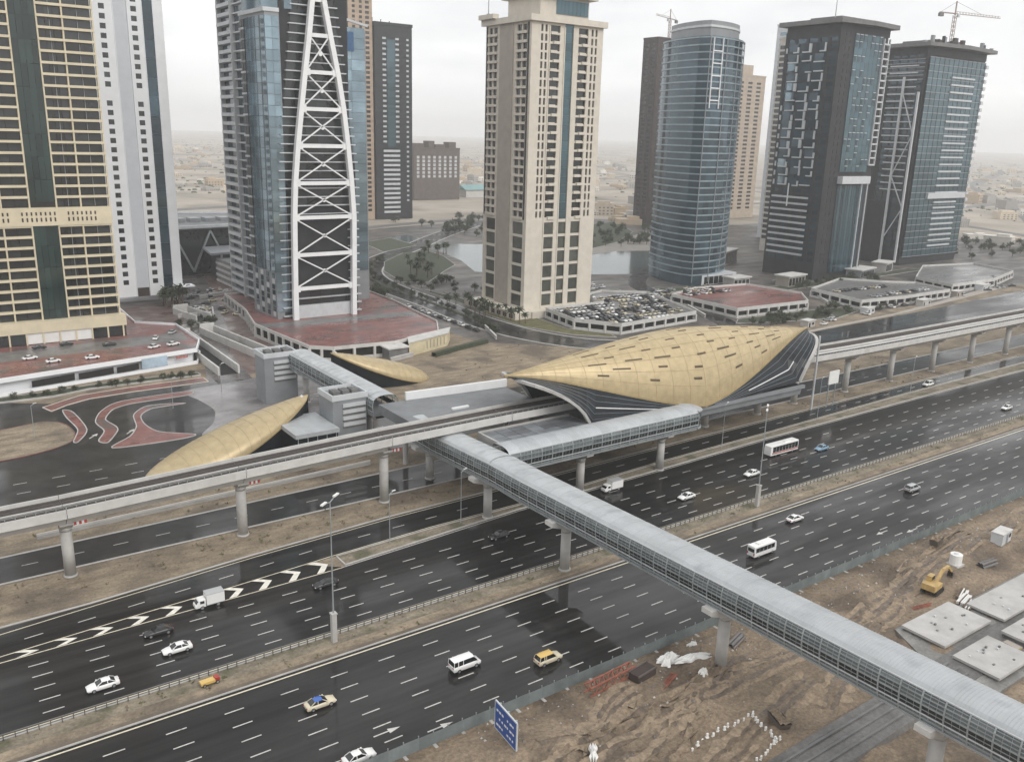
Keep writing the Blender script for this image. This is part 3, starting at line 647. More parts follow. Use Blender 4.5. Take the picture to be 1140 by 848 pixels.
# broad flat roof on the far side, with a white parapet
obj('flat_roof', MB().prism([(100, 178.2), (138, 178.2), (138, 196), (108, 199), (100, 199)], 12.5, 15.0), st, mats=M('dark_roof_sheet', (.16, .17, .18), .4, .1, var=.2, scale=.3))
obj('roof_parapet', MB().beam((108, 199.2, 16), (138.5, 196.2, 16.2), .8, 2.2), st, mats=WHITEF)
obj('roof_vent', MB().box(114, 119, 185, 185.8, 15.0, 15.5), st, mats=WHITEF)
for x in (104, 120, 136): obj('column', MB().cyl(x, 192, 0, 12.5, .7), st, mats=CONC)
obj('end_column', MB().cyl(239.3, 167, 0, 24.5, .35, n=10), st, mats=LGREY)
sgt = thing('station_sign', 'white rectangular sign board on posts at the right end of the gold station', 'sign', (248, 166, 0))
obj('board', MB().box(-2.6, 2.6, -.15, .15, 7.8, 12.2), sgt, mats=WRAP)
for x in (-1.8, 1.8): obj('post', MB().box(x-.12, x+.12, .16, .4, 0, 12), sgt, mats=FRAME)

# ------------------------------------------------------------------ link across the frontage road, entrance pods and vent blocks
lk = thing('covered_link_bridge', 'pale roofed covered link running north from the station between the two gold pods', 'footbridge')
bridge_run(lk, 203, 260, bu, bz)
for v in (212, 236, 256): bridge_pier(lk, 103.4, v, bz(v), 3.4, 1.0)
def pod(label, tail, tip, hw, ztip, ex):
    t = thing('entrance_pod', label, 'entrance pod')
    d = Vector((tip[0]-tail[0], tip[1]-tail[1], 0)); Ld = d.length; d.normalize(); nrm = Vector((-d.y, d.x, 0))
    if nrm.y < 0: nrm = -nrm
    def P(s, a, off=0):           # s 0 tail..1 tip, a 0..pi across
        w_ = (hw+off)*math.sin(math.pi*min(1, s**.8))**.62
        zr = ztip*s**.62*1.02; ze = ztip*max(0, (s-.12)/.88)**1.35
        c = Vector((tail[0], tail[1], 0))+d*Ld*s
        rise = min(max(zr-ze, .02), w_*1.1+.05)
        q = c-nrm*w_*math.cos(a); return (q.x, q.y, ze*.98+rise*math.sin(a)**.9+off)
    n, m = 30, 18
    rows = [[P(i/n, math.pi*j/m) for j in range(m+1)] for i in range(n+1)]
    rows2 = [[P(i/n, math.pi*j/m, -.35) for j in range(m+1)] for i in range(n+1)]
    obj('shell', MB().grid(rows).grid(rows2), t, mats=GOLD, smooth=True)
    mb = MB()
    for j in (0, m):
        for i in range(n): mb.beam(rows[i][j], rows[i+1][j], .45, .35)
    obj('shell_edge', mb, t, mats=M('gold_edge_trim', (0, 0, 0)))
    for i in range(2, n-1, 2):
        jm = MB()
        for j in range(m): jm.beam(P(i/n, math.pi*j/m, .03), P(i/n, math.pi*(j+1)/m, .03), .07, .05)
        obj('cladding_joint', jm, t, mats=MATS['gold_joint'])
    for j, sd_ in ((0, -1), (m, 1)):
        for i in range(4, n, 2):
            a, b = Vector(rows[i][j]), Vector(rows[min(n, i+2)][j]); k0 = nrm*(-sd_)*.9
            a0, b0 = Vector((a.x, a.y, 0))+k0*min(1, a.z/4), Vector((b.x, b.y, 0))+k0*min(1, b.z/4)
            if b.z > .6 and i/n < .94: obj('glass_bay', MB().quad(a+k0*.3, b+k0*.3, b0, a0), t, mats=SGLASS)
    tp = Vector((tip[0], tip[1], ztip)); bs = Vector((tip[0], tip[1], 0))-d*9
    for sd_ in (-.6, .6): obj('strut', MB().beam(tp-d*1.5+nrm*sd_*.3, bs+nrm*sd_*2-d*1, .4), t, mats=WHITEF)
    return t
pod('gold half-shell entrance pod left of the vent block, tail by the viaduct', (44, 213), (89, 220), 8.5, 14, 0)
pod('gold half-shell entrance pod right of the covered link, behind the viaduct', (152, 264), (116.5, 266), 8, 12.5, 0)
def ventblock(label, x0, x1, y0, y1, h, nl):
    t = thing('vent_tower', label, 'vent tower', (x0, y0, 0)); W, D = x1-x0, y1-y0
    obj('body', MB().box(0, W, 0, D, 0, h), t, mats=GREY)
    obj('parapet', MB().box(-.25, W+.25, -.25, .2, h-.6, h+.9).box(-.25, W+.25, D-.2, D+.25, h-.6, h+.9).box(-.25, .2, .2, D-.2, h-.6, h+.9).box(W-.2, W+.25, .2, D-.2, h-.6, h+.9), t, mats=LGREY)
    for k in range(nl):
        z = h-2.6-k*1.75
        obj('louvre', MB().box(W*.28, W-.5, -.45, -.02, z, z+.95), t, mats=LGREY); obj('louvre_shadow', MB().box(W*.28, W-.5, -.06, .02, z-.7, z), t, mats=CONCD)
    for k in range(3): obj('roof_unit', MB().box(W*(.15+.27*k), W*(.15+.27*k)+W*.2, D*.3, D*.65, h, h+1.1).cyl(W*(.25+.27*k), D*.47, h+1.1, h+1.3, W*.07), t, mats=CONCD)
ventblock('tall grey louvred vent block at the far end of the covered link', 91.5, 102.0, 259.5, 268, 15.4, 4)
ventblock('shorter grey louvred vent block beside the viaduct, rooftop fans on top', 90.5, 100.2, 206.5, 215.5, 15.8, 4)
lb = thing('link_building', 'low flat-roofed dark building between the left gold pod and the vent block', 'building', (79, 203, 0))
obj('wall', MB().box(0, 11.2, 0, 14, 0, 8.2), lb, mats=SGLASS); obj('roof', MB().box(-.6, 11.3, -.8, 15, 8.2, 9.3), lb, mats=ROOF)
for k in range(5): obj('mullion', MB().box(.2+k*2.6, .4+k*2.6, -.12, 0, 0, 8.2), lb, mats=FRAME)

gr = thing('guard_rail', 'long white guard rail on the sand behind the viaduct at the left', 'guard rail', (0, 0, 0))
obj('rail', MB().beam((18, 193.2, 1.0), (96, 196.5, 1.0), .25, .5), gr, mats=CONCL); obj('lower_wall', MB().beam((18, 193.2, .3), (96, 196.5, .3), .4, .6), gr, mats=CONC)
for k in range(27): obj('post', MB().box(-.08, .08, -.08, .08, 0, 1.2), gr, (18+3*k, 193.2+.127*k, 0), mats=FRAME)
# low scrub and stones on the sand strips
random.seed(61); mb = MB()
for k in range(900):
    x = random.uniform(5, 330); y = random.choice((random.uniform(165.5, 175.5), random.uniform(190.5, 202), random.uniform(120.8, 126), random.uniform(245, 295) if x > 130 else random.uniform(166, 175)))
    if y > 164 and y < 176 and y < lerp([(0, 158), (53, 164), (125, 167), (290, 170)], x)+.5: continue
    if y > 240 and (x < 156 or x > 235): continue
    r = random.uniform(.15, .55); n_ = 6
    for q in range(n_):
        a = random.uniform(0, 6.28); l_ = r*random.uniform(.6, 1.3); hh = r*random.uniform(.5, 1.1)
        mb.add([(x, y, 0), (x+l_*math.cos(a), y+l_*math.sin(a), hh), (x+l_*math.cos(a+.6), y+l_*math.sin(a+.6), hh*.6)], [(0, 1, 2)], 0 if k % 3 else 1)
obj('scrub', mb, mats=[GRASS, TRUNK], kind='stuff', label='sparse dry scrub scattered over the sand strips', category='scrub')

kerbed('planted_bed', [(240, 446), (254, 440), (282, 470), (304, 492), (318, 530), (322, 556), (300, 556), (268, 522), (250, 488)], HEDGE, .18)
kerbed('planted_bed', [(236, 360), (243, 356), (243, 392), (237, 430)], HEDGE, .18)
kerbed('planted_bed', [(200, 400), (212, 404), (213, 450), (226, 500), (210, 500), (198, 450)], HEDGE, .18)
kerbed('planted_bed', [(436, 516), (492, 545), (560, 600), (610, 680), (560, 665), (470, 580)], HEDGE, .18)
kerbed('planted_bed', [(408, 322), (466, 326), (468, 337), (412, 335)], HEDGE, .18)
kerbed('planted_bed', [(500, 328), (586, 334), (584, 344), (532, 338)], HEDGE, .18)

kerbed('planted_bed', [(202, 452), (214, 470), (232, 520), (262, 560), (246, 566), (216, 530), (200, 490)], HEDGE, .18)
kerbed('planted_bed', [(290, 566), (330, 590), (334, 640), (300, 620)], HEDGE, .18)
kerbed('planted_bed', [(288, 356), (330, 342), (338, 372), (296, 384)], HEDGE, .18)
kerbed('planted_bed', [(356, 352), (378, 346), (380, 356), (360, 366)], HEDGE, .18)

struct('concrete_yard', MB().prism([(133.5, 53.5), (182, 53.5), (182, 71.6), (153.8, 71.6), (153.8, 73.4), (137.5, 73.4), (133.5, 66)], -.3, 1.15), M('wet_yard_concrete', (.19, .185, .175), .4, var=.4, scale=.2, rvar=.15, grain=.35))
kerbed('pale_walk', [(326, 244), (420, 250), (560, 272), (560, 266), (430, 249.5), (330, 243)], BEIGED, .16)
# ------------------------------------------------------------------ towers
PANES = {}
def facade(par, face, c, a0, z0, cols, rows, wallm, panem, depth=.4, pname='window_pane', wname='facade_wall', skip=None, thick=.08):
    """Wall with real openings in the plane y=c ('f') or x=c ('l'); one pane object per opening (300 per tower, then one glazing mesh)."""
    P = (lambda a, z, d: (a, c+d, z)) if face == 'f' else (lambda a, z, d: (c+d, a, z))
    mb = MB(); rest = MB(); z = z0
    for rh, rk in rows:
        a = a0
        for cw, ck in cols:
            op = rk == 'o' and ck == 'o' and not (skip and skip(a+cw/2, z+rh/2))
            if not op: mb.quad(P(a, z, 0), P(a+cw, z, 0), P(a+cw, z+rh, 0), P(a, z+rh, 0))
            else:
                A = [P(a, z, 0), P(a+cw, z, 0), P(a+cw, z+rh, 0), P(a, z+rh, 0)]; B = [P(a, z, depth), P(a+cw, z, depth), P(a+cw, z+rh, depth), P(a, z+rh, depth)]
                for i in range(4): mb.quad(A[i], A[(i+1) % 4], B[(i+1) % 4], B[i])
                k = PANES.get(par.name, 0)
                x0, y0, _ = P(a, z, depth-thick-.02)
                if k < 300:
                    PANES[par.name] = k+1
                    ubox(pname, par, panem, x0, x0+(cw if face == 'f' else thick), y0, y0+(thick if face == 'f' else cw), z, z+rh)
                else: rest.box(x0, x0+(cw if face == 'f' else thick), y0, y0+(thick if face == 'f' else cw), z, z+rh)
            a += cw
        z += rh
    obj(wname, mb, par, mats=wallm)
    if rest.v: obj('upper_glazing', rest, par, mats=panem, kind='stuff')
    return z
def seq(*spec):
    out = []
    for s in spec:
        if isinstance(s, list): out += s
        else: out.append(s)
    return out
def core(par, x0, x1, y0, y1, z0, z1, m, name='core'): return obj(name, MB().box(x0, x1, y0, y1, z0, z1), par, mats=m)

# gold banded tower at the photo's left edge
gt = thing('gold_tower', 'tall tower with gold horizontal floor bands and dark central glass strip', 'tower', (27, 360, 5))
core(gt, .4, 43.6, 1.3, 34, 0, 178, DGLASS)
fl = 3.82
levels = [8.2+fl*i for i in range(9)]+[49+fl*i for i in range(33)]
for z in levels:
    for (a, b) in ((-.3, 17.6), (26.2, 44.3)):
        ubox('floor_band', gt, YELL, a, b, -.55, 1.2, z+fl-.85, z+fl)
    for (a, b, n) in ((.3, 17.4, 4), (26.4, 34, 3), (34.6, 43.8, 2)):
        wd = (b-a)/n
        for k in range(n): 
            if PANES.get(gt.name, 0) < 290:
                PANES[gt.name] = PANES.get(gt.name, 0)+1
                ubox('window_pane', gt, DGLASS, a+k*wd+.12, a+(k+1)*wd-.12, .95, 1.05, z+.05, z+fl-1.1)
    for a in (8.6, 30.3, 39.2): ubox('mullion', gt, GREY, a, a+.18, .6, .9, z, z+fl-1.06)
for a in (-.5, 8.4, 17.3, 26.0, 34.1, 43.9):
    for (z0, z1) in ((8, 42.3), (48.7, 178)): ubox('pilaster', gt, YELL, a, a+.5, -.4, 1.2, z0, z1)
for i in range(22):
    for k in range(4):
        z0 = 4+i*7.8
        if 40 < z0 < 48: continue
        ubox('strip_glass', gt, GREENG, 17.9+k*2.02, 17.9+k*2.02+1.94, -.35, -.2, z0, z0+7.7)
mb = MB().box(-.6, 44.5, -.8, 1.2, 42.3, 48.7); obj('plant_floor_wall', mb, gt, mats=YELL)
for k in range(28):
    if k not in (7, 8, 17, 18, 26, 27): ubox('louvre_slot', gt, BROWN, 1+k*1.5, 1.55+k*1.5, -.86, -.78, 43.8, 45.2); ubox('louvre_slot', gt, BROWN, 1+k*1.5, 1.55+k*1.5, -.86, -.78, 46, 47.2)
obj('podium_wall', MB().box(-6, 45.5, -4, 1.2, 4.2, 8.2), gt, mats=YELL)
for k in range(9): ubox('shopfront', gt, (WRAP if k in (3, 4, 5, 6) else DGLASS), -5+k*5.5, .2+k*5.5, -3.5, -3.2, .2, 4.1)
for k in range(10): ubox('podium_pier', gt, YELL, -5.6+k*5.5, -5.05+k*5.5, -3.9, -3, 0, 4.2)
core(gt, -5.8, 45.3, -3.1, 1.1, 0, 4.15, BROWN, 'podium_core')

# plain white tower behind it
wt = thing('white_tower', 'plain white slab tower with two columns of small square windows', 'tower', (83, 438, 5))
core(wt, .3, 32.7, .7, 30, 0, 165, WHITE)
rows = [(4, 'w')]
for i in range(40): rows += [(1.75, 'w'), (2.25, 'o')] if i != 21 else [(4, 'w')]
facade(wt, 'f', 0, 0, 0, [(6.4, 'w'), (2.4, 'o'), (3.2, 'w')], rows, WHITE, DGLASS, .35)
obj('recessed_panel', MB().box(12, 18, .35, .5, 0, 165), wt, mats=M('pale_grey_render', (.60, .63, .67), .6, var=.05))
facade(wt, 'f', 0, 18, 0, [(1.5, 'w'), (2.4, 'o'), (2.4, 'w')], rows, WHITE, DGLASS, .35)
for i in range(20): ubox('strip_glass', wt, GLASSN, 24.3, 28.7, .3, .45, i*8.2, i*8.2+8.1)
obj('corner_wall', MB().box(28.7, 33, -.3, .6, 0, 165), wt, mats=WHITE)
for x in (0, 11.9, 17.9, 24.1): ubox('white_fin', wt, WHITE, x, x+.25, -.35, .6, 0, 165)
obj('entrance', MB().box(12.5, 17.5, -.4, .3, 0, 4), wt, mats=BROWN)
for k in range(3): ubox('entrance_canopy', wt, WHITE, 28+k*3, 30.8+k*3, -8, -1, 4, 4.6)

# silver tower with the white exposed truss
sv = thing('truss_tower', 'grey glass tower fronted by a white arched truss with crossed braces', 'tower', (138, 353, 5))
ox, oz = 138, 5
core(sv, 1, 30, 5, 45, 0, 150, DARKG)
for k in range(42):
    z = 1+3.55*k
    wl = lerp([(0, -2.6), (60, -2.4), (90, 1.0), (115, 4), (150, 8)], z); wr = lerp([(0, 33.5), (60, 33.4), (90, 30), (115, 26.5), (150, 22)], z)
    big = not (10 < z < 44)
    ubox('floor_slab', sv, LGREY, wl, wr, 3.4 if big else 4.6, 6, z, z+.42)
    if big:
        for j in range(6):
            a = wl+1+(wr-wl-2)*j/6
            if PANES.get(sv.name, 0) < 250: PANES[sv.name] = PANES.get(sv.name, 0)+1; ubox('window_pane', sv, DGLASS, a, a+(wr-wl-2)/6-.15, 4.75, 4.9, z+.5, z+3.5)
obj('dark_screen', MB().box(2.5, 27.5, 3.6, 4.5, 12.5, 43), sv, mats=DARKG)
obj('lobby_wall', MB().box(1.5, 28.5, 2.5, 4, 0, 5.5), sv, mats=LGREY)
# truss
LC = [(0, .4), (13, .5), (42, 1.2), (57, 2.2), (72, 3.9), (86, 5.9), (100, 8.0), (114, 10.2), (127, 12), (142, 13.2), (160, 14.2)]
RC = [(0, 29.4), (13, 29.6), (42, 30.2), (57, 29.4), (72, 28.1), (86, 26.6), (100, 24.4), (114, 21.6), (127, 19.2), (142, 17.6), (160, 15.6)]
lc = lambda z: lerp(LC, z)+1.1
rc = lambda z: lerp(RC, z)-1.1
LV = [13.1, 27.3, 42.7, 56.7, 71.6, 86.1, 100.3, 114.3, 127.5, 140]
for f in (lc, rc):
    mb = MB(); zs = [0]+LV+[160]
    for a, b in zip(zs, zs[1:]): mb.beam((f(a), .8, a), (f(b), .8, b), 2.2, 2.0)
    obj('truss_column', mb, sv, mats=WHITEF)
for z in LV: obj('truss_beam', MB().beam((lc(z), .8, z), (rc(z), .8, z), 1.2, 1.5), sv, mats=WHITEF)
for a, b in zip(LV[:7], LV[1:8]):
    obj('cross_brace', MB().beam((lc(a)+.8, .6, a+.6), (rc(b)-.8, .6, b-.6), .5), sv, mats=WHITEF)
    obj('cross_brace', MB().beam((rc(a)-.8, 1.0, a+.6), (lc(b)+.8, 1.0, b-.6), .5), sv, mats=WHITEF)
    xm, zm = (lc(a)+rc(a)+lc(b)+rc(b))/4, (a+b)/2
    obj('brace_node', MB().wheel(xm, .8, zm, .8, .9, 8), sv, mats=WHITEF)
    for (xx, zz) in ((lc(a)+1, a), (rc(a)-1, a)): obj('gusset', MB().box(xx-1.2, xx+1.2, .1, 1.5, zz-1.3, zz+1.3), sv, mats=WHITEF)
# left glass wing: slabs of glazing along the side facing the camera
for k in range(26):
    z = 20+4.2*k
    for j in range(5):
        y0 = 5+j*5.0
        if z > 118: continue
        if j < 4: ubox('wing_glass', sv, GLASSB, -5.2+j*-.25, -5.0+j*-.25, y0+.06, y0+4.94, z+.06, z+4.14)
        else:
            ubox('wing_band', sv, LGREY if k % 2 else GREY, -5.9+j*-.2, -5.5+j*-.2, y0, y0+5.0, z, z+.7)
            for q in range(2): ubox('wing_window', sv, DGLASS, -5.3+j*-.25, -5.1+j*-.25, y0+.3+q*2.5, y0+2.3+q*2.5, z+.9, z+4.0)
for k in range(28):
    for q in range(2): ubox('wing_glass', sv, GLASSB, -5.0+q*2.9, -2.2+q*2.9, 4.7, 4.9, 3+4.2*k+.06, 3+4.2*k+4.1)
obj('wing_core', MB().prism([(-4.9, 5), (1, 5), (1, 30), (-6.0, 30)], 0, 122), sv, mats=GREY)
obj('wing_roof', MB().prism([(-5.5, 4.6), (1, 4.6), (1, 30.4), (-6.6, 30.4)], 122, 123.5), sv, mats=LGREY)
for k in range(8):
    for j in range(4): ubox('low_window', sv, GLASSN if (k+j) % 3 else LGREY, -5.25-.25*j, -5.05-.25*j, 6.3+j*6, 9+j*6, 1+k*2.35, 2.9+k*2.35)
for k in range(24):
    z = 14+4.5*k
    for j in range(3): ubox('wing_glass', sv, GLASSB, 31+j*6.6, 37.5+j*6.6, 31.2, 31.4, z+.06, z+4.44)
core(sv, 30, 51.2, 31.5, 60, 0, 121, GREY, 'wing_core')
obj('sky_panel', MB().box(31, 45, 30.4, 31.1, 112, 120), sv, mats=M('deep_blue_glass', (.05, .12, .24), .12, .2))
obj('roof_fin', MB().beam((26, 31, 128), (52, 31, 123), 1.2, 1.0), sv, mats=LGREY)
obj('wing_crown', MB().prism([(-5, 8), (6, 4), (10, 10), (10, 30), (-5, 30)], 123.5, 134), sv, mats=GLASSB)

# slab-banded block behind the truss tower
bb = thing('balcony_tower', 'pale grey tower with white balcony slabs behind the truss tower', 'tower', (139.5, 402, 5))
core(bb, 1.2, 40, 1.2, 30, 0, 150, LGREY)
for k in range(38):
    z = 1+3.9*k
    ubox('balcony_slab', bb, LGREY, -1.4 if k % 2 else -.9, 1.2, 13, 31, z, z+1.5); ubox('balcony_slab', bb, LGREY, -.2, 1.2, -.5, 12.4, z, z+.6)
    for j in range(3): ubox('window_pane', bb, GLASSN, .95, 1.1, .8+j*4.0, 4.4+j*4.0, z+.7, z+3.6)
    for j in range(3): ubox('window_pane', bb, GLASSN, .95, 1.1, 13.6+j*5.8, 19+j*5.8, z+1.1, z+3.8)
for a in (12.5, 30.6): ubox('balcony_pier', bb, LGREY, -1.2, 1.2, a, a+.6, 0, 150)

# tan strip and charcoal tower beyond
ct = thing('charcoal_tower', 'charcoal tower with white window dashes and a thin tan strip', 'tower', (393, 780, 0))
core(ct, .5, 38.5, .6, 60, 0, 176, DARKG)
rows = [(14, 'w')]+[x for i in range(33) for x in ((2.7, 'w'), (1.9, 'o'))]+[(10, 'w')]
facade(ct, 'f', 0, 0, 0, [(8, 'w'), (4, 'o'), (9.5, 'w'), (4, 'o'), (7.5, 'w'), (2.8, 'o'), (3.2, 'w')], rows, DARKG, LGREY, .5, skip=lambda a, z: z < 70 and a < 30)
for i in range(15): ubox('strip_glass', ct, GLASST, 12.5, 21, -.3, -.1, 68+i*6.4, 68+i*6.4+6.3)
for i in range(14): ubox('white_band', ct, LGREY, 8, 25.5, -.5, -.1, 6+i*4.4, 8.0+i*4.4)
obj('roof_parapet', MB().box(-.5, 39.5, -.6, 61, 175.8, 178.5), ct, mats=DARKG)
for i in range(3): obj('roof_mast', MB().cyl(8+i*9, 20, 178.5, 184-i, .5, n=6), ct, mats=DARKG)
tt = thing('tan_tower', 'slim tan and brown tower left of the charcoal tower', 'tower', (368, 782, 0))
core(tt, .5, 24, .6, 40, 0, 214, BROWN)
rows = [(6, 'w')]+[x for i in range(48) for x in ((1.8, 'w'), (2.5, 'o'))]
facade(tt, 'f', 0, 0, 0, [(4, 'w'), (3, 'o'), (4, 'w'), (3, 'o'), (3, 'w'), (4, 'o'), (3, 'w')], rows, M('tan_render', (.40, .30, .22), .7), DGLASS, .5)

# beige residential tower
bt = thing('beige_tower', 'beige stone apartment tower with balcony columns and teal glass strip', 'tower', (244.6, 334, 0))
core(bt, 1.5, 41, 1.5, 36, 0, 134, BEIGED)
low = [(3, 'w')]+[x for i in range(6) for x in ((1.2, 'w'), (5.6, 'o'))]+[(1.4, 'w')]
fc_low = [(10.2, 'w'), (5.9, 'o'), (2.6, 'w'), (5.2, 'o'), (2.6, 'w'), (5.7, 'o'), (8.9, 'w')]
zt = facade(bt, 'f', 0, 0, 0, fc_low, low, BEIGE, M('olive_glass', (.075, .08, .07), .12, .1, var=.3, rand=.35, ior=1.6), .7)
hi = [x for i in range(22) for x in ((.95, 'w'), (2.92, 'o'))]+[(1.5, 'w')]
facade(bt, 'f', 0, 0, zt, [(5.2, 'w'), (1.2, 'o'), (1.1, 'w'), (1.2, 'o'), (1.6, 'w'), (5.6, 'o'), (2.8, 'w')], hi, BEIGE, DGLASS, .8)
facade(bt, 'f', 0, 23.7, zt, [(2.9, 'w'), (5.6, 'o'), (1.9, 'w'), (1.2, 'o'), (1.1, 'w'), (1.2, 'o'), (3.5, 'w')], hi, BEIGE, DGLASS, .8)
for i in range(22): ubox('strip_glass', bt, GLASST, 18.8, 23.6, .25, .4, zt+i*3.93, zt+i*3.93+3.85)
for i in range(22):
    for a in ((10.4, 27) if i % 2 else (10.4, 27)):
        k = (i//2) % 2
        ubox('balcony', bt, BEIGE, a+(0 if i % 2 else 1.7), a+(3.6 if i % 2 else 5.5), -.7, .75, zt+i*3.87, zt+i*3.87+1.25)
for a in (10.0, 18.5, 23.6, 32.2): ubox('pilaster', bt, BEIGE, a-.25, a+.25, -.35, .2, 2, 130)
# left face
lowl = [(3, 'w')]+[x for i in range(6) for x in ((1.2, 'w'), (5.6, 'o'))]+[(1.4, 'w')]
facade(bt, 'l', 0, 0, 0, [(2.6, 'w'), (8.4, 'o'), (2.4, 'w'), (11, 'w'), (1, 'w'), (8, 'o'), (2.6, 'w')], lowl, BEIGE, MATS['olive_glass'], .7)
obj('recessed_bay', MB().box(-.35, -.02, 13.4, 24.2, 2, 131), bt, mats=BEIGED)
facade(bt, 'l', 0, 0, zt, [(3.2, 'w'), (3.4, 'o'), (.9, 'w'), (3.4, 'o'), (2.5, 'w'), (11, 'w'), (2.1, 'w'), (3, 'o'), (.9, 'w'), (3, 'o'), (2.6, 'w')], hi, BEIGE, DGLASS, .8)
for i in range(22):
    z = zt+i*3.87
    ubox('balcony', bt, BEIGE, -.8, .6, 3.0, 11.2, z, z+1.15); ubox('balcony', bt, BEIGE, -.8, .6, 26.2, 33.6, z, z+1.15)
for a in (1.6, 34.4): ubox('dark_corner_strip', bt, DARKG, -.3, .1, a, a+.9, zt, 131)
obj('cornice', MB().box(-1.6, 42.4, -1.6, 0, 131.4, 134).box(-1.6, 0, 0, 38, 131.4, 134).box(-3.2, 0, 26, 38, 134, 136), bt, mats=BEIGE)
core(bt, 8, 36, 5, 30, 134, 143, BEIGE, 'penthouse')
for k in range(8): ubox('penthouse_glass', bt, GLASST, 17+k*2.3, 19.2+k*2.3, 4.6, 4.9, 136, 142)
obj('penthouse_roof', MB().box(6, 39, 2, 33, 143, 144.4).box(16, 30, 8, 26, 144.4, 152), bt, mats=BEIGE)
obj('podium', MB().box(-9, .3, -6, 38, 0, 3.4).box(.3, 41, -7, .3, 0, 3.2), bt, mats=BEIGE)
for k in range(8): ubox('podium_opening', bt, BROWN, -9.1, -8.95, -4+k*5, -1+k*5, .6, 2.6)

# curved blue glass tower
cy = thing('curved_glass_tower', 'curved blue glass tower with pale floor lines and round crown', 'tower', (383, 360, 0))
def plan(off):
    P = []
    C = [(0, 0), (43, 11), (49, 44), (11, 46)]
    for i in range(4):
        a, b = Vector(C[i]), Vector(C[(i+1) % 4]); d = (b-a); nn = Vector((d.y, -d.x)).normalized(); bul = (5.0, 2, 2, 4.0)[i]
        n = 10 if i in (0, 3) else 3
        for k in range(n):
            t = k/n; e = .035+.93*t; q = a+d*e+nn*(bul*4*e*(1-e)+off); P.append((q.x, q.y))
    return P
obj('glass_core', MB().prism(plan(-.25), 0, 138), cy, mats=GLASSN)
po = plan(.35); pi_ = plan(-.2)
nn_ = len(po); mb = MB()
for i in range(nn_):
    j = (i+1) % nn_
    mb.quad((*po[i], 0), (*po[j], 0), (*po[j], .75), (*po[i], .75)); mb.quad((*po[i], .75), (*po[j], .75), (*pi_[j], .75), (*pi_[i], .75)); mb.quad((*po[i], 0), (*po[j], 0), (*pi_[j], 0), (*pi_[i], 0))
RING = mb.mesh('floor_band', M('pale_blue_band', (.26, .33, .37), .35, .2))
for k in range(35): obj('floor_band', RING, cy, (0, 0, 6+3.85*k))
pg = plan(0)
for k in range(34):                         # one glazed panel per bay and floor on the two faces in view
    for i in list(range(0, 10)):
        if PANES.get(cy.name, 0) >= 300: continue
        PANES[cy.name] = PANES.get(cy.name, 0)+1
        a, b = pg[i], pg[(i+1) % nn_]; z = 6.8+3.85*k
        obj('window_pane', MB().quad((*a, z), (*b, z), (*b, z+3.0), (*a, z+3.0)), cy, mats=GLASSB if (i > 4) else GLASSN)
for i in (0, 3, 6, 10): p = po[i % nn_]; obj('vertical_fin', MB().cyl(p[0], p[1], 2, 138, .28, n=6), cy, mats=GREY)
for k in range(5): ubox('white_frame', cy, WHITEF, 3.4, 10.5, -1.6, -1.2, 104+6.5*k, 104.6+6.5*k)
for a in (3.2, 10.5): ubox('white_frame', cy, WHITEF, a, a+.5, -1.7, -1.2, 100, 137)
cc = Vector((26, 25)); pc = [(cc.x+(x-cc.x)*.84, cc.y+(y-cc.y)*.84) for x, y in plan(0)]
obj('crown', MB().prism(pc, 138, 146.5), cy, mats=GREY)
obj('crown_band', MB().prism([(cc.x+(x-cc.x)*.86, cc.y+(y-cc.y)*.86) for x, y in plan(0)], 143, 144.2), cy, mats=LGREY)
obj('lobby', MB().box(10, 40, -1, 10, 0, 6), cy, mats=LGREY)
for k in range(6): ubox('lobby_glass', cy, DGLASS, 12+k*4.2, 15.6+k*4.2, -1.15, -1.02, .4, 4.8)

# brown tower under a crane, tan tower, slab tower, distant grey tower
def plain_tower(label, loc, W, D, H, wm, pm, cols, fh, wh, lcols=None, name='apartment_tower', z00=8):
    t = thing(name, label, 'tower', loc)
    core(t, .6, W-.1, .6, D, 0, H-.5, wm)
    nf = int((H-z00-4)/fh); rows = [(z00, 'w')]+[x for i in range(nf) for x in ((fh-wh, 'w'), (wh, 'o'))]+[(H-z00-nf*fh, 'w')]
    sc_ = W/sum(c[0] for c in cols); facade(t, 'f', 0, 0, 0, [(c[0]*sc_, c[1]) for c in cols], rows, wm, pm, .45)
    if lcols:
        sc_ = D/sum(c[0] for c in lcols); facade(t, 'l', 0, 0, 0, [(c[0]*sc_, c[1]) for c in lcols], rows, wm, pm, .45)
    obj('roof_parapet', MB().box(-.3, W+.3, -.3, D+.3, H, H+1.5), t, mats=wm)
    return t
bt2 = plain_tower('dark brown unfinished tower with a tower crane, left of the curved glass tower', (615, 640, 0), 34, 20, 172, BROWN, DGLASS, [(2, 'w'), (3, 'o'), (1, 'w'), (3, 'o'), (2, 'w'), (3, 'o'), (2, 'w')], 4.0, 2.4, [(2, 'w'), (3, 'o'), (2, 'w'), (3, 'o'), (2, 'w')], 'brown_tower')
tn2 = plain_tower('tan tower showing just right of the curved glass tower', (752, 664, 0), 48, 40, 148, M('tan_stone', (.42, .35, .28), .7), DGLASS, [(2, 'w'), (2, 'o'), (2, 'w'), (2, 'o'), (2, 'w'), (2, 'o'), (2, 'w')], 4.2, 2.2, [(2, 'w'), (2, 'o'), (2, 'w'), (2, 'o'), (2, 'w')])
obj('roof_house', MB().box(12, 36, 8, 30, 149.5, 160), tn2, mats=MATS['tan_stone'])
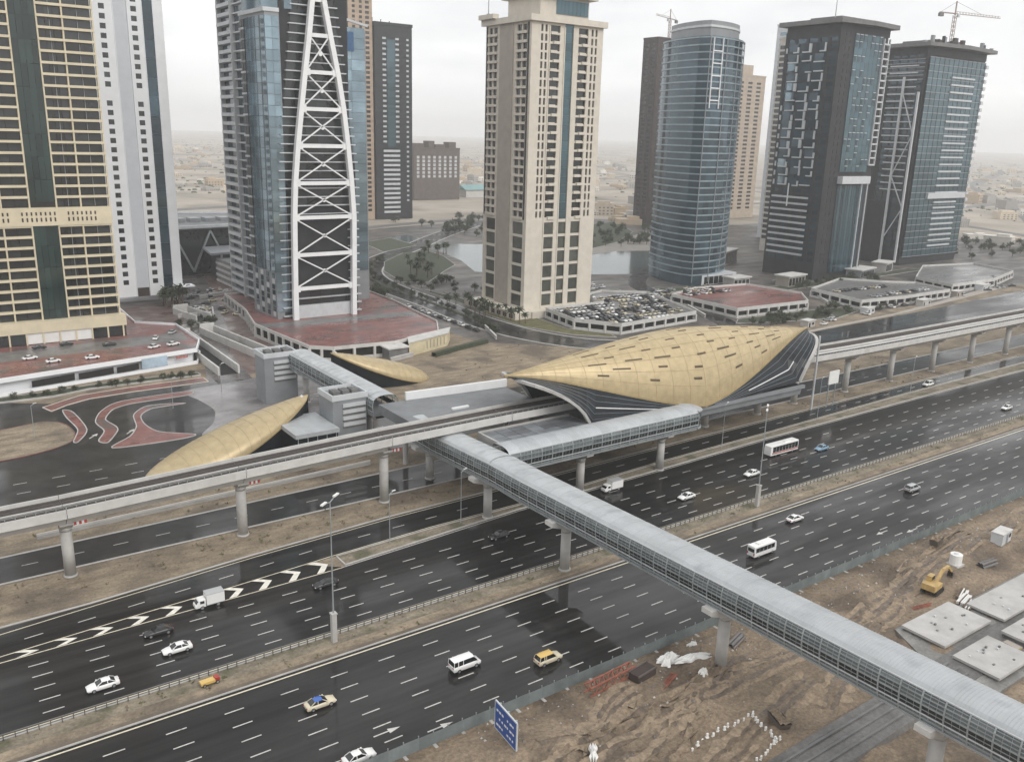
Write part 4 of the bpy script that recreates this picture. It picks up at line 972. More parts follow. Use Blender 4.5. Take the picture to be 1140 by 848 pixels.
sl2 = plain_tower('narrow slab tower with cream floor bands left of the dark panelled tower', (566, 440, 0), 22, 20, 156, M('cream_band', (.50, .47, .43), .65), DGLASS, [(1, 'w'), (8, 'o'), (.8, 'w'), (8, 'o'), (1, 'w')], 4.1, 2.7, [(.8, 'w'), (9, 'o'), (.6, 'w'), (9, 'o'), (.8, 'w')])
gy = plain_tower('grey tower half hidden between the two dark towers', (668, 460, 0), 60, 40, 150, GREY, GLASSN, [(1, 'w'), (4, 'o')]*6+[(1, 'w')], 4.2, 2.6, [(1, 'w'), (4, 'o')]*4+[(1, 'w')])
lt2 = plain_tower('pale blue tower behind the dark panelled tower, top just visible', (640, 500, 0), 24, 24, 176, LGREY, GLASSB, [(1, 'w'), (5, 'o'), (1, 'w'), (5, 'o'), (1, 'w')], 4.4, 2.8, [(1, 'w'), (5, 'o'), (1, 'w')])

# dark tower with scattered pale panels
t1 = thing('panelled_dark_tower', 'dark tower with scattered pale panels, teal glass front and flat roof canopy', 'tower', (473, 341, 0))
core(t1, .8, 49, .8, 39, 0, 146, DARKG)
rows = [(9, 'w')]+[x for i in range(32) for x in ((1.5, 'w'), (2.7, 'o'))]+[(4, 'w')]
facade(t1, 'l', 0, 0, 0, [(1.5, 'w'), (4.5, 'o'), (2, 'w'), (5.2, 'o'), (2.2, 'w'), (6, 'o'), (2.2, 'w'), (6, 'o'), (2.4, 'w'), (4.5, 'o'), (2.5, 'w')], rows, DARKG, GLASSN, .4)
random.seed(5)
for k in range(15):
    z = 57+5.6*k
    for a in (9.2, 18.2, 27.4):
        dz, da = random.uniform(-.5, .5), random.uniform(-.7, .7)
        ubox('square_pane', t1, GLASSB if random.random() < .25 else GLASSN, -.42, -.2, a+da+1, a+da+7.2, z+dz+.7, z+dz+5.0)
        if random.random() < .9: ubox('pale_panel', t1, LGREY, -.9, -.1, a+da, a+da+random.choice((.9, 1.2, 1.9)), z+dz, z+dz+random.choice((3.2, 4.6, 5.0)))
        if random.random() < .85: ubox('pale_sill', t1, LGREY, -1.0, -.1, a+da, a+da+random.choice((4.2, 6.6, 7.4)), z+dz-.1, z+dz+.65)
    if random.random() < .7: ubox('pale_panel', t1, LGREY, -.7, -.1, 36.4, 37.4, z, z+3)
for k in range(10): ubox('white_band', t1, LGREY, -1.0, -.05, 9.5, 37, 14+3.9*k, 15.2+3.9*k)
ubox('light_mast', t1, WHITEF, -1.4, -1.0, 24, 24.7, 44, 58)
rowf = [(8, 'w')]+[x for i in range(33) for x in ((1.9, 'w'), (2.3, 'o'))]
facade(t1, 'f', 0, 0, 0, [(4, 'w'), (1.6, 'o'), (2.4, 'w'), (1.6, 'o'), (4.4, 'w')], rowf, DARKG, BROWN, .3)
for k in range(20):
    z = 66+4.0*k
    for j in range(7): ubox('teal_pane', t1, GLASST, 14+j*4.0, 14+j*4.0+3.9, -.5, -.3, z+.05, z+3.92)
    for j in range(7):
        if random.random() < .38: ubox('dark_pane', t1, GLASSN, 14.6+j*4.0, 16.6+j*4.0, -.62, -.52, z+.4, z+3.4); ubox('pale_trim', t1, LGREY, 14.4+j*4.0, 17.2+j*4.0, -.75, -.52, z+3.4, z+3.75)
for k in range(18): ubox('white_frame', t1, LGREY, 42.3, 48.6, -1.4, -.3, 70+4.2*k, 70.9+4.2*k)
for a in (42.2, 48.2): ubox('white_frame', t1, LGREY, a, a+.6, -1.4, -.3, 70, 145)
for j in range(11): ubox('ribbed_glass', t1, GLASST if j % 2 else GLASSN, 14+j*2.55, 14+j*2.55+2.3, -.5, -.2, 4, 58)
ubox('white_slab', t1, LGREY, 13.4, 42.4, -4, -.2, 59, 63.5)
for a in (36, 42): ubox('white_column', t1, LGREY, a, a+.7, -2.6, -2, 2, 59)
obj('crown_wall', MB().box(.2, 49.4, .2, 38.6, 146, 150.4), t1, mats=DARKG)
obj('roof_canopy', MB().prism([(-4, -3), (24, -6), (54, -3), (54, 42), (-4, 42)], 150.6, 153.2).box(10, 40, 8, 30, 153.2, 156), t1, mats=M('roof_canopy_grey', (.15, .145, .145), .6))
obj('roof_mast', MB().cyl(4, 8, 153, 172, .35, .1, 6), t1, mats=FRAME)

# dark tower with white column frame
t2 = thing('column_frame_tower', 'dark teal tower with tall white column frame and short white floor bands', 'tower', (591, 356, 0))
core(t2, .8, 76, .8, 36, 0, 142, DARKG)
for k in range(6): ubox('floor_line', t2, GREY, -.5, -.1, 1, 35, 126+2.6*k, 126.6+2.6*k)
facade(t2, 'l', 0, 0, 0, [(2, 'w'), (5, 'o'), (1.2, 'w'), (5, 'o'), (1.2, 'w'), (5, 'o'), (1.2, 'w'), (5, 'o'), (8, 'w')], rows, DARKG, GLASSN, .4)
for k in range(19): ubox('white_band', t2, LGREY, -1.0, -.05, 5, 26 if k > 6 else 22, 52+4.6*k, 52.8+4.6*k)
obj('dark_screen', MB().box(-1.2, -.2, 16, 31, 4, 44), t2, mats=DARKG)
for a in (-.4, 11.5):
    obj('white_column', MB().beam((-2.2, a+2, 2), (-2.2, a+2, 118 if a < 5 else 128), 1.3), t2, mats=LGREY)
for (z0, z1, q) in ((18, 40, 0), (40, 62, 1), (62, 90, 0), (90, 118, 1)): obj('cross_brace', MB().beam((-2.2, 1.6 if q else 13.5, z0), (-2.2, 13.5 if q else 1.6, z1), .6), t2, mats=LGREY)
for k in range(30):
    for j in range(6): ubox('teal_pane', t2, GLASST, 3+j*12, 14.9+j*12, -.5, -.3, 6+4.5*k, 10.4+4.5*k)
for k in range(31): ubox('floor_line', t2, GREY, 2.6, 75, -.62, -.51, 5.6+4.5*k, 6.05+4.5*k)
for k in range(13): ubox('mullion', t2, DARKG, 2.8+6*k, 3.0+6*k, -.66, -.51, 6, 141)
for k in range(26): ubox('white_band', t2, LGREY, 32, 62, -1.5, -.5, 12+(3.9*k if k < 9 else 4.9*k-6), 13.1+(3.9*k if k < 9 else 4.9*k-6))
ubox('white_slab', t2, LGREY, 22, 72, -2.4, -.5, 46.5, 50.5)
for k in range(22): ubox('corner_box', t2, LGREY, 74.5, 77.5, -1.6, 1, 34+4.9*k, 36.4+4.9*k)
obj('crown_wall', MB().box(.2, 76, .2, 36, 142, 147), t2, mats=DARKG)
obj('roof_canopy', MB().prism([(-5, -4), (36, -9), (82, -4), (82, 40), (-5, 40)], 147.2, 149.6).box(16, 56, 8, 30, 149.6, 153), t2, mats=MATS['roof_canopy_grey'])
random.seed(17)
for k in range(26):                      # unfinished roof edge: starter stubs and formwork
    x = random.uniform(-3, 78); y = random.choice((-5, -3, 6, 14)); ubox('roof_stub', t2, random.choice((DARKG, GREY, BROWN)), x, x+random.uniform(.6, 4), y, y+2, 149.6, 149.6+random.uniform(.8, 4.5))
obj('stepped_wing', MB().box(-2, 22, 34, 66, 0, 132), t2, mats=GREY)
for k in range(28): ubox('wing_band', t2, DARKG, -2.3, -2.05, 35, 65, 8+4.4*k, 10.6+4.4*k)

# tower cranes
def crane(label, loc, h, jib, rz, m):
    t = thing('tower_crane', label, 'crane', loc, rz)
    mb = MB(); w_ = .9
    for sx in (-w_, w_):
        for sy in (-w_, w_): mb.beam((sx, sy, 0), (sx, sy, h), .28)
    n = int(h/3)
    for k in range(n):
        z0, z1 = h*k/n, h*(k+1)/n
        for sy in (-w_, w_): mb.beam((-w_, sy, z0), (w_, sy, z1), .16); mb.beam((sy, -w_, z0), (sy, w_, z1), .16)
    obj('mast', mb, t, mats=m)
    mb = MB()
    for a, b in (((0, -.7, h+1), (jib, -.5, h+1)), ((0, .7, h+1), (jib, .5, h+1)), ((0, 0, h+2.6), (jib, 0, h+2.0))): mb.beam(a, b, .24)
    for k in range(int(jib/3)):
        x = k*3.
        mb.beam((x, -.65, h+1), (x+1.5, 0, h+2.5), .14); mb.beam((x+1.5, 0, h+2.5), (x+3, .65, h+1), .14)
    obj('jib', mb, t, mats=m)
    obj('counter_jib', MB().box(-15, 0, -.7, .7, h+.8, h+1.4).beam((0, 0, h+9), (-14, 0, h+1.4), .18), t, mats=m)
    obj('counterweight', MB().box(-15.5, -12, -1, 1, h-1.6, h+.8), t, mats=CONCD)
    obj('apex', MB().beam((0, 0, h), (0, 0, h+9.5), .7).beam((0, 0, h+9), (jib*.6, 0, h+2), .16), t, mats=m)
    obj('cab', MB().box(.9, 2.6, -2.2, -.8, h-1.4, h+1), t, mats=LGREY)
CRM = M('crane_steel', (.30, .22, .19), .6)
crane('thin tower crane on the dark brown tower', (634, 646, 150), 40, 30, R_(-160), CRM)
crane('tower crane rising from the roof of the column-framed tower', (655, 378, 150), 24, 46, R_(-12), CRM)
fm = thing('roof_mast', 'slim mast standing at the left of the beige tower roof', 'mast', (243, 366, 136)); obj('pole', MB().cyl(0, 0, 0, 16, .25, .12, 8), fm, mats=FRAME); obj('base', MB().box(-.6, .6, -.6, .6, -.02, .5), fm, mats=FRAME)

# mid-rise brown block and black podium building
mr = plain_tower('broad brown mid-rise block with pale vertical strips in the hazy middle distance', (548, 985, 0), 66, 50, 62, M('brown_block', (.115, .092, .082), .7), LGREY, [(3, 'w'), (3, 'o'), (3, 'w'), (3, 'o')]*4+[(3, 'w')], 4.6, 3.4, [(3, 'w'), (3, 'o')]*4+[(3, 'w')], 'brown_block', 26)
for k, (a, b, c, h_) in enumerate(((4, 16, 4, 5), (22, 30, 2, 8), (34, 48, 6, 4), (52, 62, 3, 7))): obj('roof_house', MB().box(a, b, c, c+14, 63.5, 63.5+h_), mr, mats=MATS['brown_block'])
bp = thing('black_podium', 'low black glass podium building with white roof edge behind the white tower', 'building', (132, 520, 0))
obj('wall', MB().prism([(0, 0), (70, 10), (84, 70), (10, 90)], 0, 26), bp, mats=DGLASS)
obj('roof', MB().prism([(-3, -3), (73, 8), (87, 73), (8, 94)], 26, 27.2), bp, mats=M('dark_flat_roof', (.12, .125, .13), .5, var=.3, scale=.15))
for a, b in (((-3, -3), (73, 8)), ((73, 8), (87, 73)), ((8, 94), (-3, -3)), ((87, 73), (8, 94))): obj('roof_edge', MB().beam((*a, 27.6), (*b, 27.6), 1.4, 1.6), bp, mats=LGREY)
for k in range(6): obj('roof_plant', MB().box(12+k*9, 18+k*9, 30, 40, 27.2, 29.4), bp, mats=GREY)
for k in range(6): obj('brace', MB().beam((2+k*11, k*1.6-1, 2 if k % 2 else 25), (13+k*11, (k+1)*1.6-1, 25 if k % 2 else 2), 1.0), bp, mats=FRAME)
obj('lower_hall', MB().prism([(20, -26), (72, -20), (76, 4), (22, -2)], 0, 15), bp, mats=DARKG); obj('hall_roof', MB().prism([(14, -30), (76, -22), (80, 6), (18, -1)], 15, 16.2), bp, mats=GREY)
for k in range(7): ubox('hall_column', bp, CONC, 20+k*7.5, 21+k*7.5, -28, -27, 0, 15)
cp = thing('podium_wing', 'grey concrete parking wing between the black podium and the truss tower', 'building', (150, 470, 0))
core(cp, 0, 40, 0, 24, 0, 13, CONCD)
for k in range(4): ubox('floor_band', cp, CONC, -.4, 40.4, -.4, 24.4, 3.2*k+.4, 3.2*k+1.6)
# ------------------------------------------------------------------ raised plazas and car park decks
def deck(label, P, h, topm, name='parking_deck', gap=True, parapet=1.1, wm=None, openings=None, mat_wall=CONCL):
    t = thing(name, label, 'deck' if 'deck' in name else 'plaza'); n = len(P)
    obj('slab', MB().prism(P, h-.6, h, 0, 1), t, mats=[mat_wall, topm])
    cx = sum(p[0] for p in P)/n; cy_ = sum(p[1] for p in P)/n
    Q = [(cx+(x-cx)*.965, cy_+(y-cy_)*.965) for x, y in P]
    obj('inner_fill', MB().prism(Q, 0, h-.62), t, mats=BLACK if gap else mat_wall)  # open decks: solid black core stands in for the shade inside
    for i in range(n):
        a, b = Vector(P[i]), Vector(P[(i+1) % n]); L = (b-a).length
        obj('parapet', MB().beam((*a, h+parapet/2-.3), (*b, h+parapet/2-.3), .4, parapet+.6), t, mats=mat_wall)
        obj('base_wall', MB().beam((*a, .6), (*b, .6), .45, 1.2), t, mats=mat_wall)
        if gap:
            k = max(2, int(L/6.5))
            for j in range(k): p = a.lerp(b, j/k); obj('column', MB().box(p.x-.45, p.x+.45, p.y-.45, p.y+.45, 0, h-.5), t, mats=mat_wall)
    return t
pz = deck('raised plaza with red paving and a long white front wall before the gold tower', [(-30, 306), (24, 308.6), (60, 315), (88, 320), (93, 334), (93, 366), (80, 378), (82, 440), (84, 466), (-30, 466)], 5, REDP, 'red_plaza', False, .9, mat_wall=WHITE)
for k, (a, b) in enumerate(((33, 46), (47.2, 58.5), (59.5, 67))):
    f = lambda x: lerp([(24, 308.6), (60, 315), (88, 320)], x)-.35
    obj('opening_shade', MB().quad((a, f(a), 1.5), (b, f(b), 1.6), (b, f(b), 3.9), (a, f(a), 3.6)), pz, mats=BLACK)  # flat black panel on the solid wall, painted as the openings' dark inside
obj('banner', MB().quad((68, f(68), 1.3), (77, f(77), 1.3), (77, f(77), 5.0), (68, f(68), 5.0)), pz, mats=M('pale_blue_banner', (.40, .50, .60), .5, var=.25, scale=.3))
obj('red_lettering', MB().quad((80, f(80)-.02, 3.1), (84.5, f(84.5)-.02, 3.1), (84.5, f(84.5)-.02, 4), (80, f(80)-.02, 4)), pz, mats=M('faded_red_print', (.40, .16, .15), .6, var=.7, scale=2.2))
obj('grey_lane', MB().sheet([(-25, 330), (60, 336), (90, 338), (92, 352), (60, 350), (-25, 346)], 5.01), pz, mats=GREYP)
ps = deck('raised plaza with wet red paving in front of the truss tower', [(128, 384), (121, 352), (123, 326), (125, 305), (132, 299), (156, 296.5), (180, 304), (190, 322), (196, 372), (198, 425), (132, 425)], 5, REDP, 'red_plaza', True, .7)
obj('grey_lane', MB().sheet([(122, 344), (190, 338), (192, 348), (121, 353)], 5.01), ps, mats=GREYP)
yw = thing('yellow_wall_block', 'pale yellow walled block at the right front corner of the truss tower plaza', 'building', (160, 292, 0))
obj('wall', MB().prism([(0, 0), (22, 8), (28, 16), (4, 8)], 0, 5.2), yw, mats=M('pale_yellow_render', (.60, .53, .36), .7)); obj('roof', MB().prism([(-.5, -.5), (22.3, 7.6), (28.5, 16.4), (4, 8.6)], 5.2, 5.6), yw, mats=CONCL)
for k in range(6): obj('louvre', MB().beam((10+k*2, 3.55+k*.73, 1.2), (10+k*2, 3.55+k*.73, 4.4), .25), yw, mats=BEIGED)
hs = thing('low_concrete_shed', 'small grey flat-roofed shed by the right gold pod', 'shed', (151, 291, 0))
obj('wall', MB().box(0, 8, 0, 6, 0, 4), hs, mats=CONCD); obj('roof', MB().box(-.6, 8.6, -.6, 6.6, 4, 4.5), hs, mats=CONCL)
hb = thing('clipped_hedge', 'long low clipped hedge along the sand beside the yellow walled block', 'hedge'); obj('foliage', ribbon([(168, 287), (182, 292), (199, 297)], 2.2, 0, 1.6), hb, mats=HEDGE)
# white tunnel ramps on the ramp street
def ramp(label, P0, P1, wd, h):
    t = thing('ramp_wall', label, 'ramp'); a, b = Vector(P0), Vector(P1); d = (b-a).normalized(); nn = Vector((-d.y, d.x))
    for s in (-1, 1): obj('side_wall', MB().beam((*(a+nn*s*wd/2), h/2), (*(b+nn*s*wd/2), h/2), .7, h), t, mats=CONCL)
    obj('head_wall', MB().beam((*(b-nn*wd/2), h*.7), (*(b+nn*wd/2), h*.7), .8, h*1.4), t, mats=CONCL)
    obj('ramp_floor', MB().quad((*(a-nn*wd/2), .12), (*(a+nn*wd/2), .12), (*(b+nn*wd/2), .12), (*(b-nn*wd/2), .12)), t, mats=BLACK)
ramp('white walled tunnel ramp beside the white plaza wall', (93, 300), (94, 362), 7, 3.0)
ramp('white walled tunnel ramp along the truss tower plaza edge', (112, 318), (106, 368), 6, 3.0)
ramp('short white walled ramp near the foot of the white tower', (112, 392), (108, 414), 7, 3.0)
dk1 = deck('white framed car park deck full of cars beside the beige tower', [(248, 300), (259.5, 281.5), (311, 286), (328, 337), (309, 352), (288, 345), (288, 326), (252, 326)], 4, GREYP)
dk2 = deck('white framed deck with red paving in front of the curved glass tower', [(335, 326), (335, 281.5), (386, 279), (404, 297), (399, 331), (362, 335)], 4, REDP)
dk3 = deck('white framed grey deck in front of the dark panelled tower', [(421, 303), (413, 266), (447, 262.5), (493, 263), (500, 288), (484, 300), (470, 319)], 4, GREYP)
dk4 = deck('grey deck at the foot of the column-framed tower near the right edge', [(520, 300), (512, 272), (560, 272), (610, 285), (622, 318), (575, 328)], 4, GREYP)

# ------------------------------------------------------------------ vehicles
def loft_body(secs, mb, m=0):
    """secs: (x, half width low, half width high, z low, z high) -> closed body with chamfered sides"""
    rows = []
    for x, wl, wh, z0, z1 in secs:
        zm = z0+(z1-z0)*.55
        rows.append([(x, -wl*.9, z0), (x, -wl, z0+.12), (x, -wl, zm), (x, -wh, z1-.06), (x, -wh*.86, z1), (x, wh*.86, z1), (x, wh, z1-.06), (x, wl, zm), (x, wl, z0+.12), (x, wl*.9, z0)])
    mb.grid(rows, m, closed=True); k = len(rows[0])
    mb.add(rows[0], [tuple(range(k))], m); mb.add(rows[-1], [tuple(range(k))], m)
    return mb
def wheel_parts(par, xs_, y, r):
    tm = MB().wheel(0, 0, 0, r, .22, 14).mesh('tyre', TYRE, False); rm = MB().wheel(0, 0, 0, r*.62, .25, 10).mesh('rim', RIM)
    for x in xs_:
        for s in (-1, 1):
            wq = obj('wheel', tm, par, (x, s*y, r)); obj('rim', rm, wq)
KIND = {
 'sedan': dict(L=4.7, W=.9, low=[(-2.35, .74, .66, .42, .72), (-2.28, .86, .80, .28, .93), (-1.3, .9, .84, .22, .98), (.9, .9, .84, .22, .95), (1.6, .89, .82, .24, .88), (2.2, .84, .74, .28, .74), (2.35, .70, .62, .38, .62)],
               cab=[(-1.75, .78, .97), (-1.0, .62, 1.40), (.15, .62, 1.43), (1.0, .76, .95)], wx=(-1.42, 1.42), r=.33),
 'suv': dict(L=4.8, W=.96, low=[(-2.4, .82, .74, .5, .95), (-2.34, .94, .88, .34, 1.12), (-1.2, .97, .92, .3, 1.16), (1.0, .97, .92, .3, 1.12), (1.75, .95, .9, .32, 1.05), (2.3, .9, .82, .36, .95), (2.42, .78, .7, .46, .8)],
             cab=[(-2.3, .86, 1.14), (-2.05, .72, 1.78), (.5, .72, 1.82), (1.25, .84, 1.12)], wx=(-1.45, 1.48), r=.38),
 'van': dict(L=5.2, W=1.0, low=[(-2.6, .92, .88, .45, 1.2), (-2.5, .99, .96, .32, 1.3), (1.2, .99, .96, .3, 1.3), (2.0, .97, .92, .3, 1.2), (2.55, .9, .82, .36, .95), (2.65, .8, .7, .46, .8)],
             cab=[(-2.55, .94, 1.28), (-2.48, .86, 2.1), (1.2, .86, 2.12), (2.1, .9, 1.22)], wx=(-1.6, 1.65), r=.36),
}
def car_mesh_parts(kind):
    K = KIND[kind]; lowm = loft_body(K['low'], MB())
    c = K['cab']; gl = MB(); rows = [[(x, -w_, z), (x, w_, z)] for x, w_, z in c]
    (xa, wa, za), (xb, wb, zb_), (xc, wc, zc), (xd, wd, zd) = c
    gl.quad((xa, -wa, za), (xa, wa, za), (xb, wb, zb_), (xb, -wb, zb_)); gl.quad((xd, -wd, zd), (xd, wd, zd), (xc, wc, zc), (xc, -wc, zc))
    for s in (-1, 1): gl.quad((xa, s*wa, za), (xb, s*wb, zb_), (xc, s*wc, zc), (xd, s*wd, zd))
    rf = MB(); e = .05
    rf.grid([[(xb-.06, -wb-.03, zb_-.06), (xb-.06, -wb*.8, zb_+.05), (xb-.06, wb*.8, zb_+.05), (xb-.06, wb+.03, zb_-.06)], [((xb+xc)/2, -wb-.03, max(zb_, zc)-.02), ((xb+xc)/2, -wb*.8, max(zb_, zc)+.08), ((xb+xc)/2, wb*.8, max(zb_, zc)+.08), ((xb+xc)/2, wb+.03, max(zb_, zc)-.02)], [(xc+.06, -wc-.03, zc-.06), (xc+.06, -wc*.8, zc+.05), (xc+.06, wc*.8, zc+.05), (xc+.06, wc+.03, zc-.06)]])
    pl = MB()
    for s in (-1, 1):
        pl.beam((xb, s*(wb+.01), zb_), (xa, s*(wa+.01), za), .08); pl.beam((xc, s*(wc+.01), zc), (xd, s*(wd+.01), zd), .08)
        xm = (xb+xc)/2-.15; pl.beam((xm, s*(wb+.02), zb_), (xm-.05, s*(wa+.02), za), .09)
        if kind != 'sedan': pl.beam((xb+.75, s*(wb+.02), zb_), (xb+.7, s*(wa+.02), za), .12)
    return lowm, gl, rf, pl
CPM = {}
def car(name, kind, x, y, rz, body, label, cat='car', roof=None, z=.05, bonnet=None, group=None, pitch_=0):
    t = thing(name, label, cat, (x, y, z), rz, group); K = KIND[kind]
    if kind not in CPM: CPM[kind] = car_mesh_parts(kind)
    lowm, gl, rf, pl = CPM[kind]
    b = obj('body', lowm, t, mats=body, smooth=True); obj('window_glass', gl, t, mats=CGLASS); obj('roof', rf, t, mats=roof or body, smooth=True); obj('pillar', pl, t, mats=body)
    wheel_parts(t, K['wx'], K['W']-.1, K['r'])
    xf, xr = K['low'][-1][0], K['low'][0][0]; zf, zr = K['low'][-2][4]-.16, K['low'][1][4]-.2; wf = K['low'][-2][1]
    for s in (-1, 1):
        obj('headlight', MB().box(xf-.2, xf+.01, s*wf*.72-.16, s*wf*.72+.16, zf-.1, zf+.04), t, mats=LAMPW)
        obj('taillight', MB().box(xr-.02, xr+.12, s*wf*.72-.14, s*wf*.72+.14, zr-.14, zr+.08), t, mats=LAMPR)
        obj('mirror', MB().box(K['cab'][3][0]-.35, K['cab'][3][0]-.15, s*(K['W']+.02)-.1, s*(K['W']+.02)+.1, K['cab'][3][2]+.02, K['cab'][3][2]+.2), t, mats=body)
    obj('bumper', MB().box(xf-.1, xf+.06, -wf*.7, wf*.7, .3, .48).box(xr-.06, xr+.1, -wf*.7, wf*.7, .32, .5), t, mats=TYRE)
    return t
W_, E_ = math.pi, 0.
car('sedan_car', 'sedan', 18.6, 132.0, W_, PW, 'white saloon car lowest at the left on the far carriageway')
car('sedan_car', 'sedan', 30.8, 136.0, W_, PW, 'white saloon car behind another on the far carriageway, before the box truck')
car('sedan_car', 'sedan', 29.6, 143.0, W_, PD, 'dark saloon car below the painted chevrons')
car('sedan_car', 'sedan', 60.2, 143.2, W_, PD, 'black car driving behind the median lamp post')
car('sedan_car', 'sedan', 100.0, 142.9, W_, PD, 'dark car about to pass under the footbridge on the far carriageway')
car('sedan_car', 'sedan', 150.6, 136.6, W_, PW, 'white saloon car right of the footbridge on the far carriageway')
car('sedan_car', 'sedan', 176.4, 138.4, W_, PW, 'white saloon car just left of and below the large bus')
car('sedan_car', 'sedan', 209.2, 141.0, W_, PBL, 'pale blue saloon car right of the large bus')
car('sedan_car', 'sedan', 297.6, 133.3, W_, PW, 'distant white car near the right edge of the far carriageway')
car('sport_utility_car', 'suv', 301.8, 163.4, W_, PW, 'white car on the slip road beneath the viaduct on the right')
car('taxi_car', 'sedan', 44.6, 109.7, E_, PC, 'cream taxi with a blue roof on the near carriageway', roof=PB)
car('sedan_car', 'sedan', 44.2, 95.6, E_, PW, 'white saloon car cut off by the bottom edge beside the hoarding')
car('passenger_van', 'van', 68.2, 106.3, E_, PW, 'white passenger van on the near carriageway left of the yellow-roofed car', 'van')
car('sport_utility_car', 'suv', 80.6, 100.2, E_, PC, 'cream car with an ochre yellow roof on the near carriageway', roof=PY)
car('sedan_car', 'sedan', 162.6, 114.2, E_, PW, 'white saloon car on the near carriageway beside the median')
car('sport_utility_car', 'suv', 203.4, 109.9, E_, PS, 'silver grey car farthest along the near carriageway')
def bigvan(name, label, cat, x, y, rz, L, W, z0, z1, body, stripe=None, nwin=6, cabface=True):
    t = thing(name, label, cat, (x, y, .05), rz); h = L/2
    obj('body', loft_body([(-h, W*.94, W*.9, .5, z1-.15), (-h+.1, W, W*.95, .35, z1), (h-.5, W, W*.95, .35, z1), (h-.12, W*.97, W*.9, .38, z1-.25), (h, W*.9, W*.8, .45, z0+.4)], MB()), t, mats=body)
    for s in (-1, 1):
        for k in range(nwin):
            a = -h+.35+k*(L-1.0)/nwin; obj('side_window', MB().box(a, a+(L-1)/nwin-.1, s*(W+.005)-.02, s*(W+.005)+.02, z0, z1-.35), t, mats=CGLASS)
        if stripe: obj('stripe', MB().box(-h+.2, h-.5, s*(W+.004)-.01, s*(W+.004)+.01, z0-.45, z0-.12), t, mats=stripe)
        obj('headlight', MB().box(h-.1, h+.03, s*W*.7-.18, s*W*.7+.18, .7, .95), t, mats=LAMPW); obj('taillight', MB().box(-h-.03, -h+.05, s*W*.8-.12, s*W*.8+.12, .8, 1.3), t, mats=LAMPR)
    obj('windscreen', MB().quad((h+.0, -W*.86, z0+.05), (h+.0, W*.86, z0+.05), (h-.14, W*.84, z1-.3), (h-.14, -W*.84, z1-.3)), t, mats=CGLASS)
    obj('rear_window', MB().box(-h-.04, -h+.02, -W*.75, W*.75, z0+.1, z1-.5), t, mats=CGLASS)
    obj('roof_unit', MB().box(-h*.5, -h*.1, -W*.5, W*.5, z1-.02, z1+.22), t, mats=body)
    wheel_parts(t, (-h*.58, h*.62), W-.12, .42)
bigvan('city_bus', 'long white bus with a red band on the far carriageway', 'bus', 197.2, 145.6, W_, 11.8, 1.27, 1.25, 3.2, PW, PR, 8)
bigvan('minibus', 'white minibus on the near carriageway right of the footbridge', 'minibus', 142.6, 107.2, E_, 7.0, 1.05, 1.35, 2.7, PW, None, 5)
def truck(label, x, y, rz, L):
    t = thing('box_truck', label, 'truck', (x, y, .05), rz); h = L/2; t.scale = (1, .92, .85)
    obj('cargo_box', MB().box(-h, h-2.0, -1.12, 1.12, .85, 3.15), t, mats=PW); obj('box_trim', MB().box(-h-.03, h-1.97, -1.15, 1.15, .8, .92).box(-h-.03, h-1.97, -1.15, 1.15, 3.1, 3.2), t, mats=PS)
    obj('cab', loft_body([(h-1.85, 1.0, .95, .5, 2.25), (h-.75, 1.0, .92, .45, 2.25), (h-.2, .98, .88, .45, 1.4), (h, .9, .8, .5, 1.15)], MB()), t, mats=PW)
    obj('windscreen', MB().quad((h-.17, -.84, 1.42), (h-.17, .84, 1.42), (h-.72, .84, 2.18), (h-.72, -.84, 2.18)), t, mats=CGLASS)
    for s in (-1, 1): obj('side_window', MB().box(h-1.6, h-.85, s*.99-.02, s*.99+.02, 1.4, 2.0), t, mats=CGLASS); obj('headlight', MB().box(h-.08, h+.02, s*.66-.15, s*.66+.15, .65, .85), t, mats=LAMPW); obj('taillight', MB().box(-h-.05, -h, s*.9-.12, s*.9+.12, .6, .8), t, mats=LAMPR)
    obj('chassis', MB().box(-h+.1, h-.3, -.5, .5, .45, .8), t, mats=TYRE); wheel_parts(t, (-h*.55, h-1.2), .92, .42)
truck('white box truck driving over the painted chevrons', 39.6, 147.8, W_, 5.2)
truck('white box truck half hidden behind the footbridge roof', 138.4, 150.0, W_, 5.6)

# parked cars: one small mesh per colour
def parked_mesh(name, m):
    mb = loft_body(KIND['sedan']['low'], MB()); gl = car_mesh_parts('sedan')
    for src, k in ((gl[1], 1), (gl[2], 0)): mb.add(src.v, src.f, k)
    for x in (-1.42, 1.42):
        for s in (-1, 1): mb.wheel(x, s*.8, .33, .33, .2, 8, 2)
    return mb.mesh(name, [m, CGLASS, TYRE])
PK = [parked_mesh('parked_car', m) for m in (PW, PW, PS, PD, PC, PD)]
random.seed(21)
PKC = ('white', 'white', 'silver', 'dark', 'cream', 'dark')
def park(lst, z, label, group, cols=PK):
    for x, y, a in lst:
        k = random.randrange(len(cols)); o = obj('parked_car', cols[k], loc=(x, y, z), rz=a+random.uniform(-.05, .05), label=label.replace('parked car', PKC[k]+' parked car'), category='car', group=group)
spots = []
def inside(p, P):
    x, y = p; c = False
    for i in range(len(P)):
        (x1, y1), (x2, y2) = P[i], P[(i+1) % len(P)]
        if (y1 > y) != (y2 > y) and x < (x2-x1)*(y-y1)/(y2-y1)+x1: c = not c
    return c
D1 = [(251, 301), (261, 285), (309, 289), (324, 335), (309, 348), (291, 342), (291, 324), (254, 323)]
for r, y in enumerate((288, 294, 301, 307, 314, 320, 328, 334, 341)):
    x = 252
    while x < 322:
        if inside((x, y), D1) and random.random() < .8: spots.append((x, y, math.pi/2*(1 if r % 2 else -1)))
        x += 2.9
park(spots[:110], 4.02, 'small parked car among the rows on the white framed deck by the beige tower', 'cars parked on the beige tower deck')
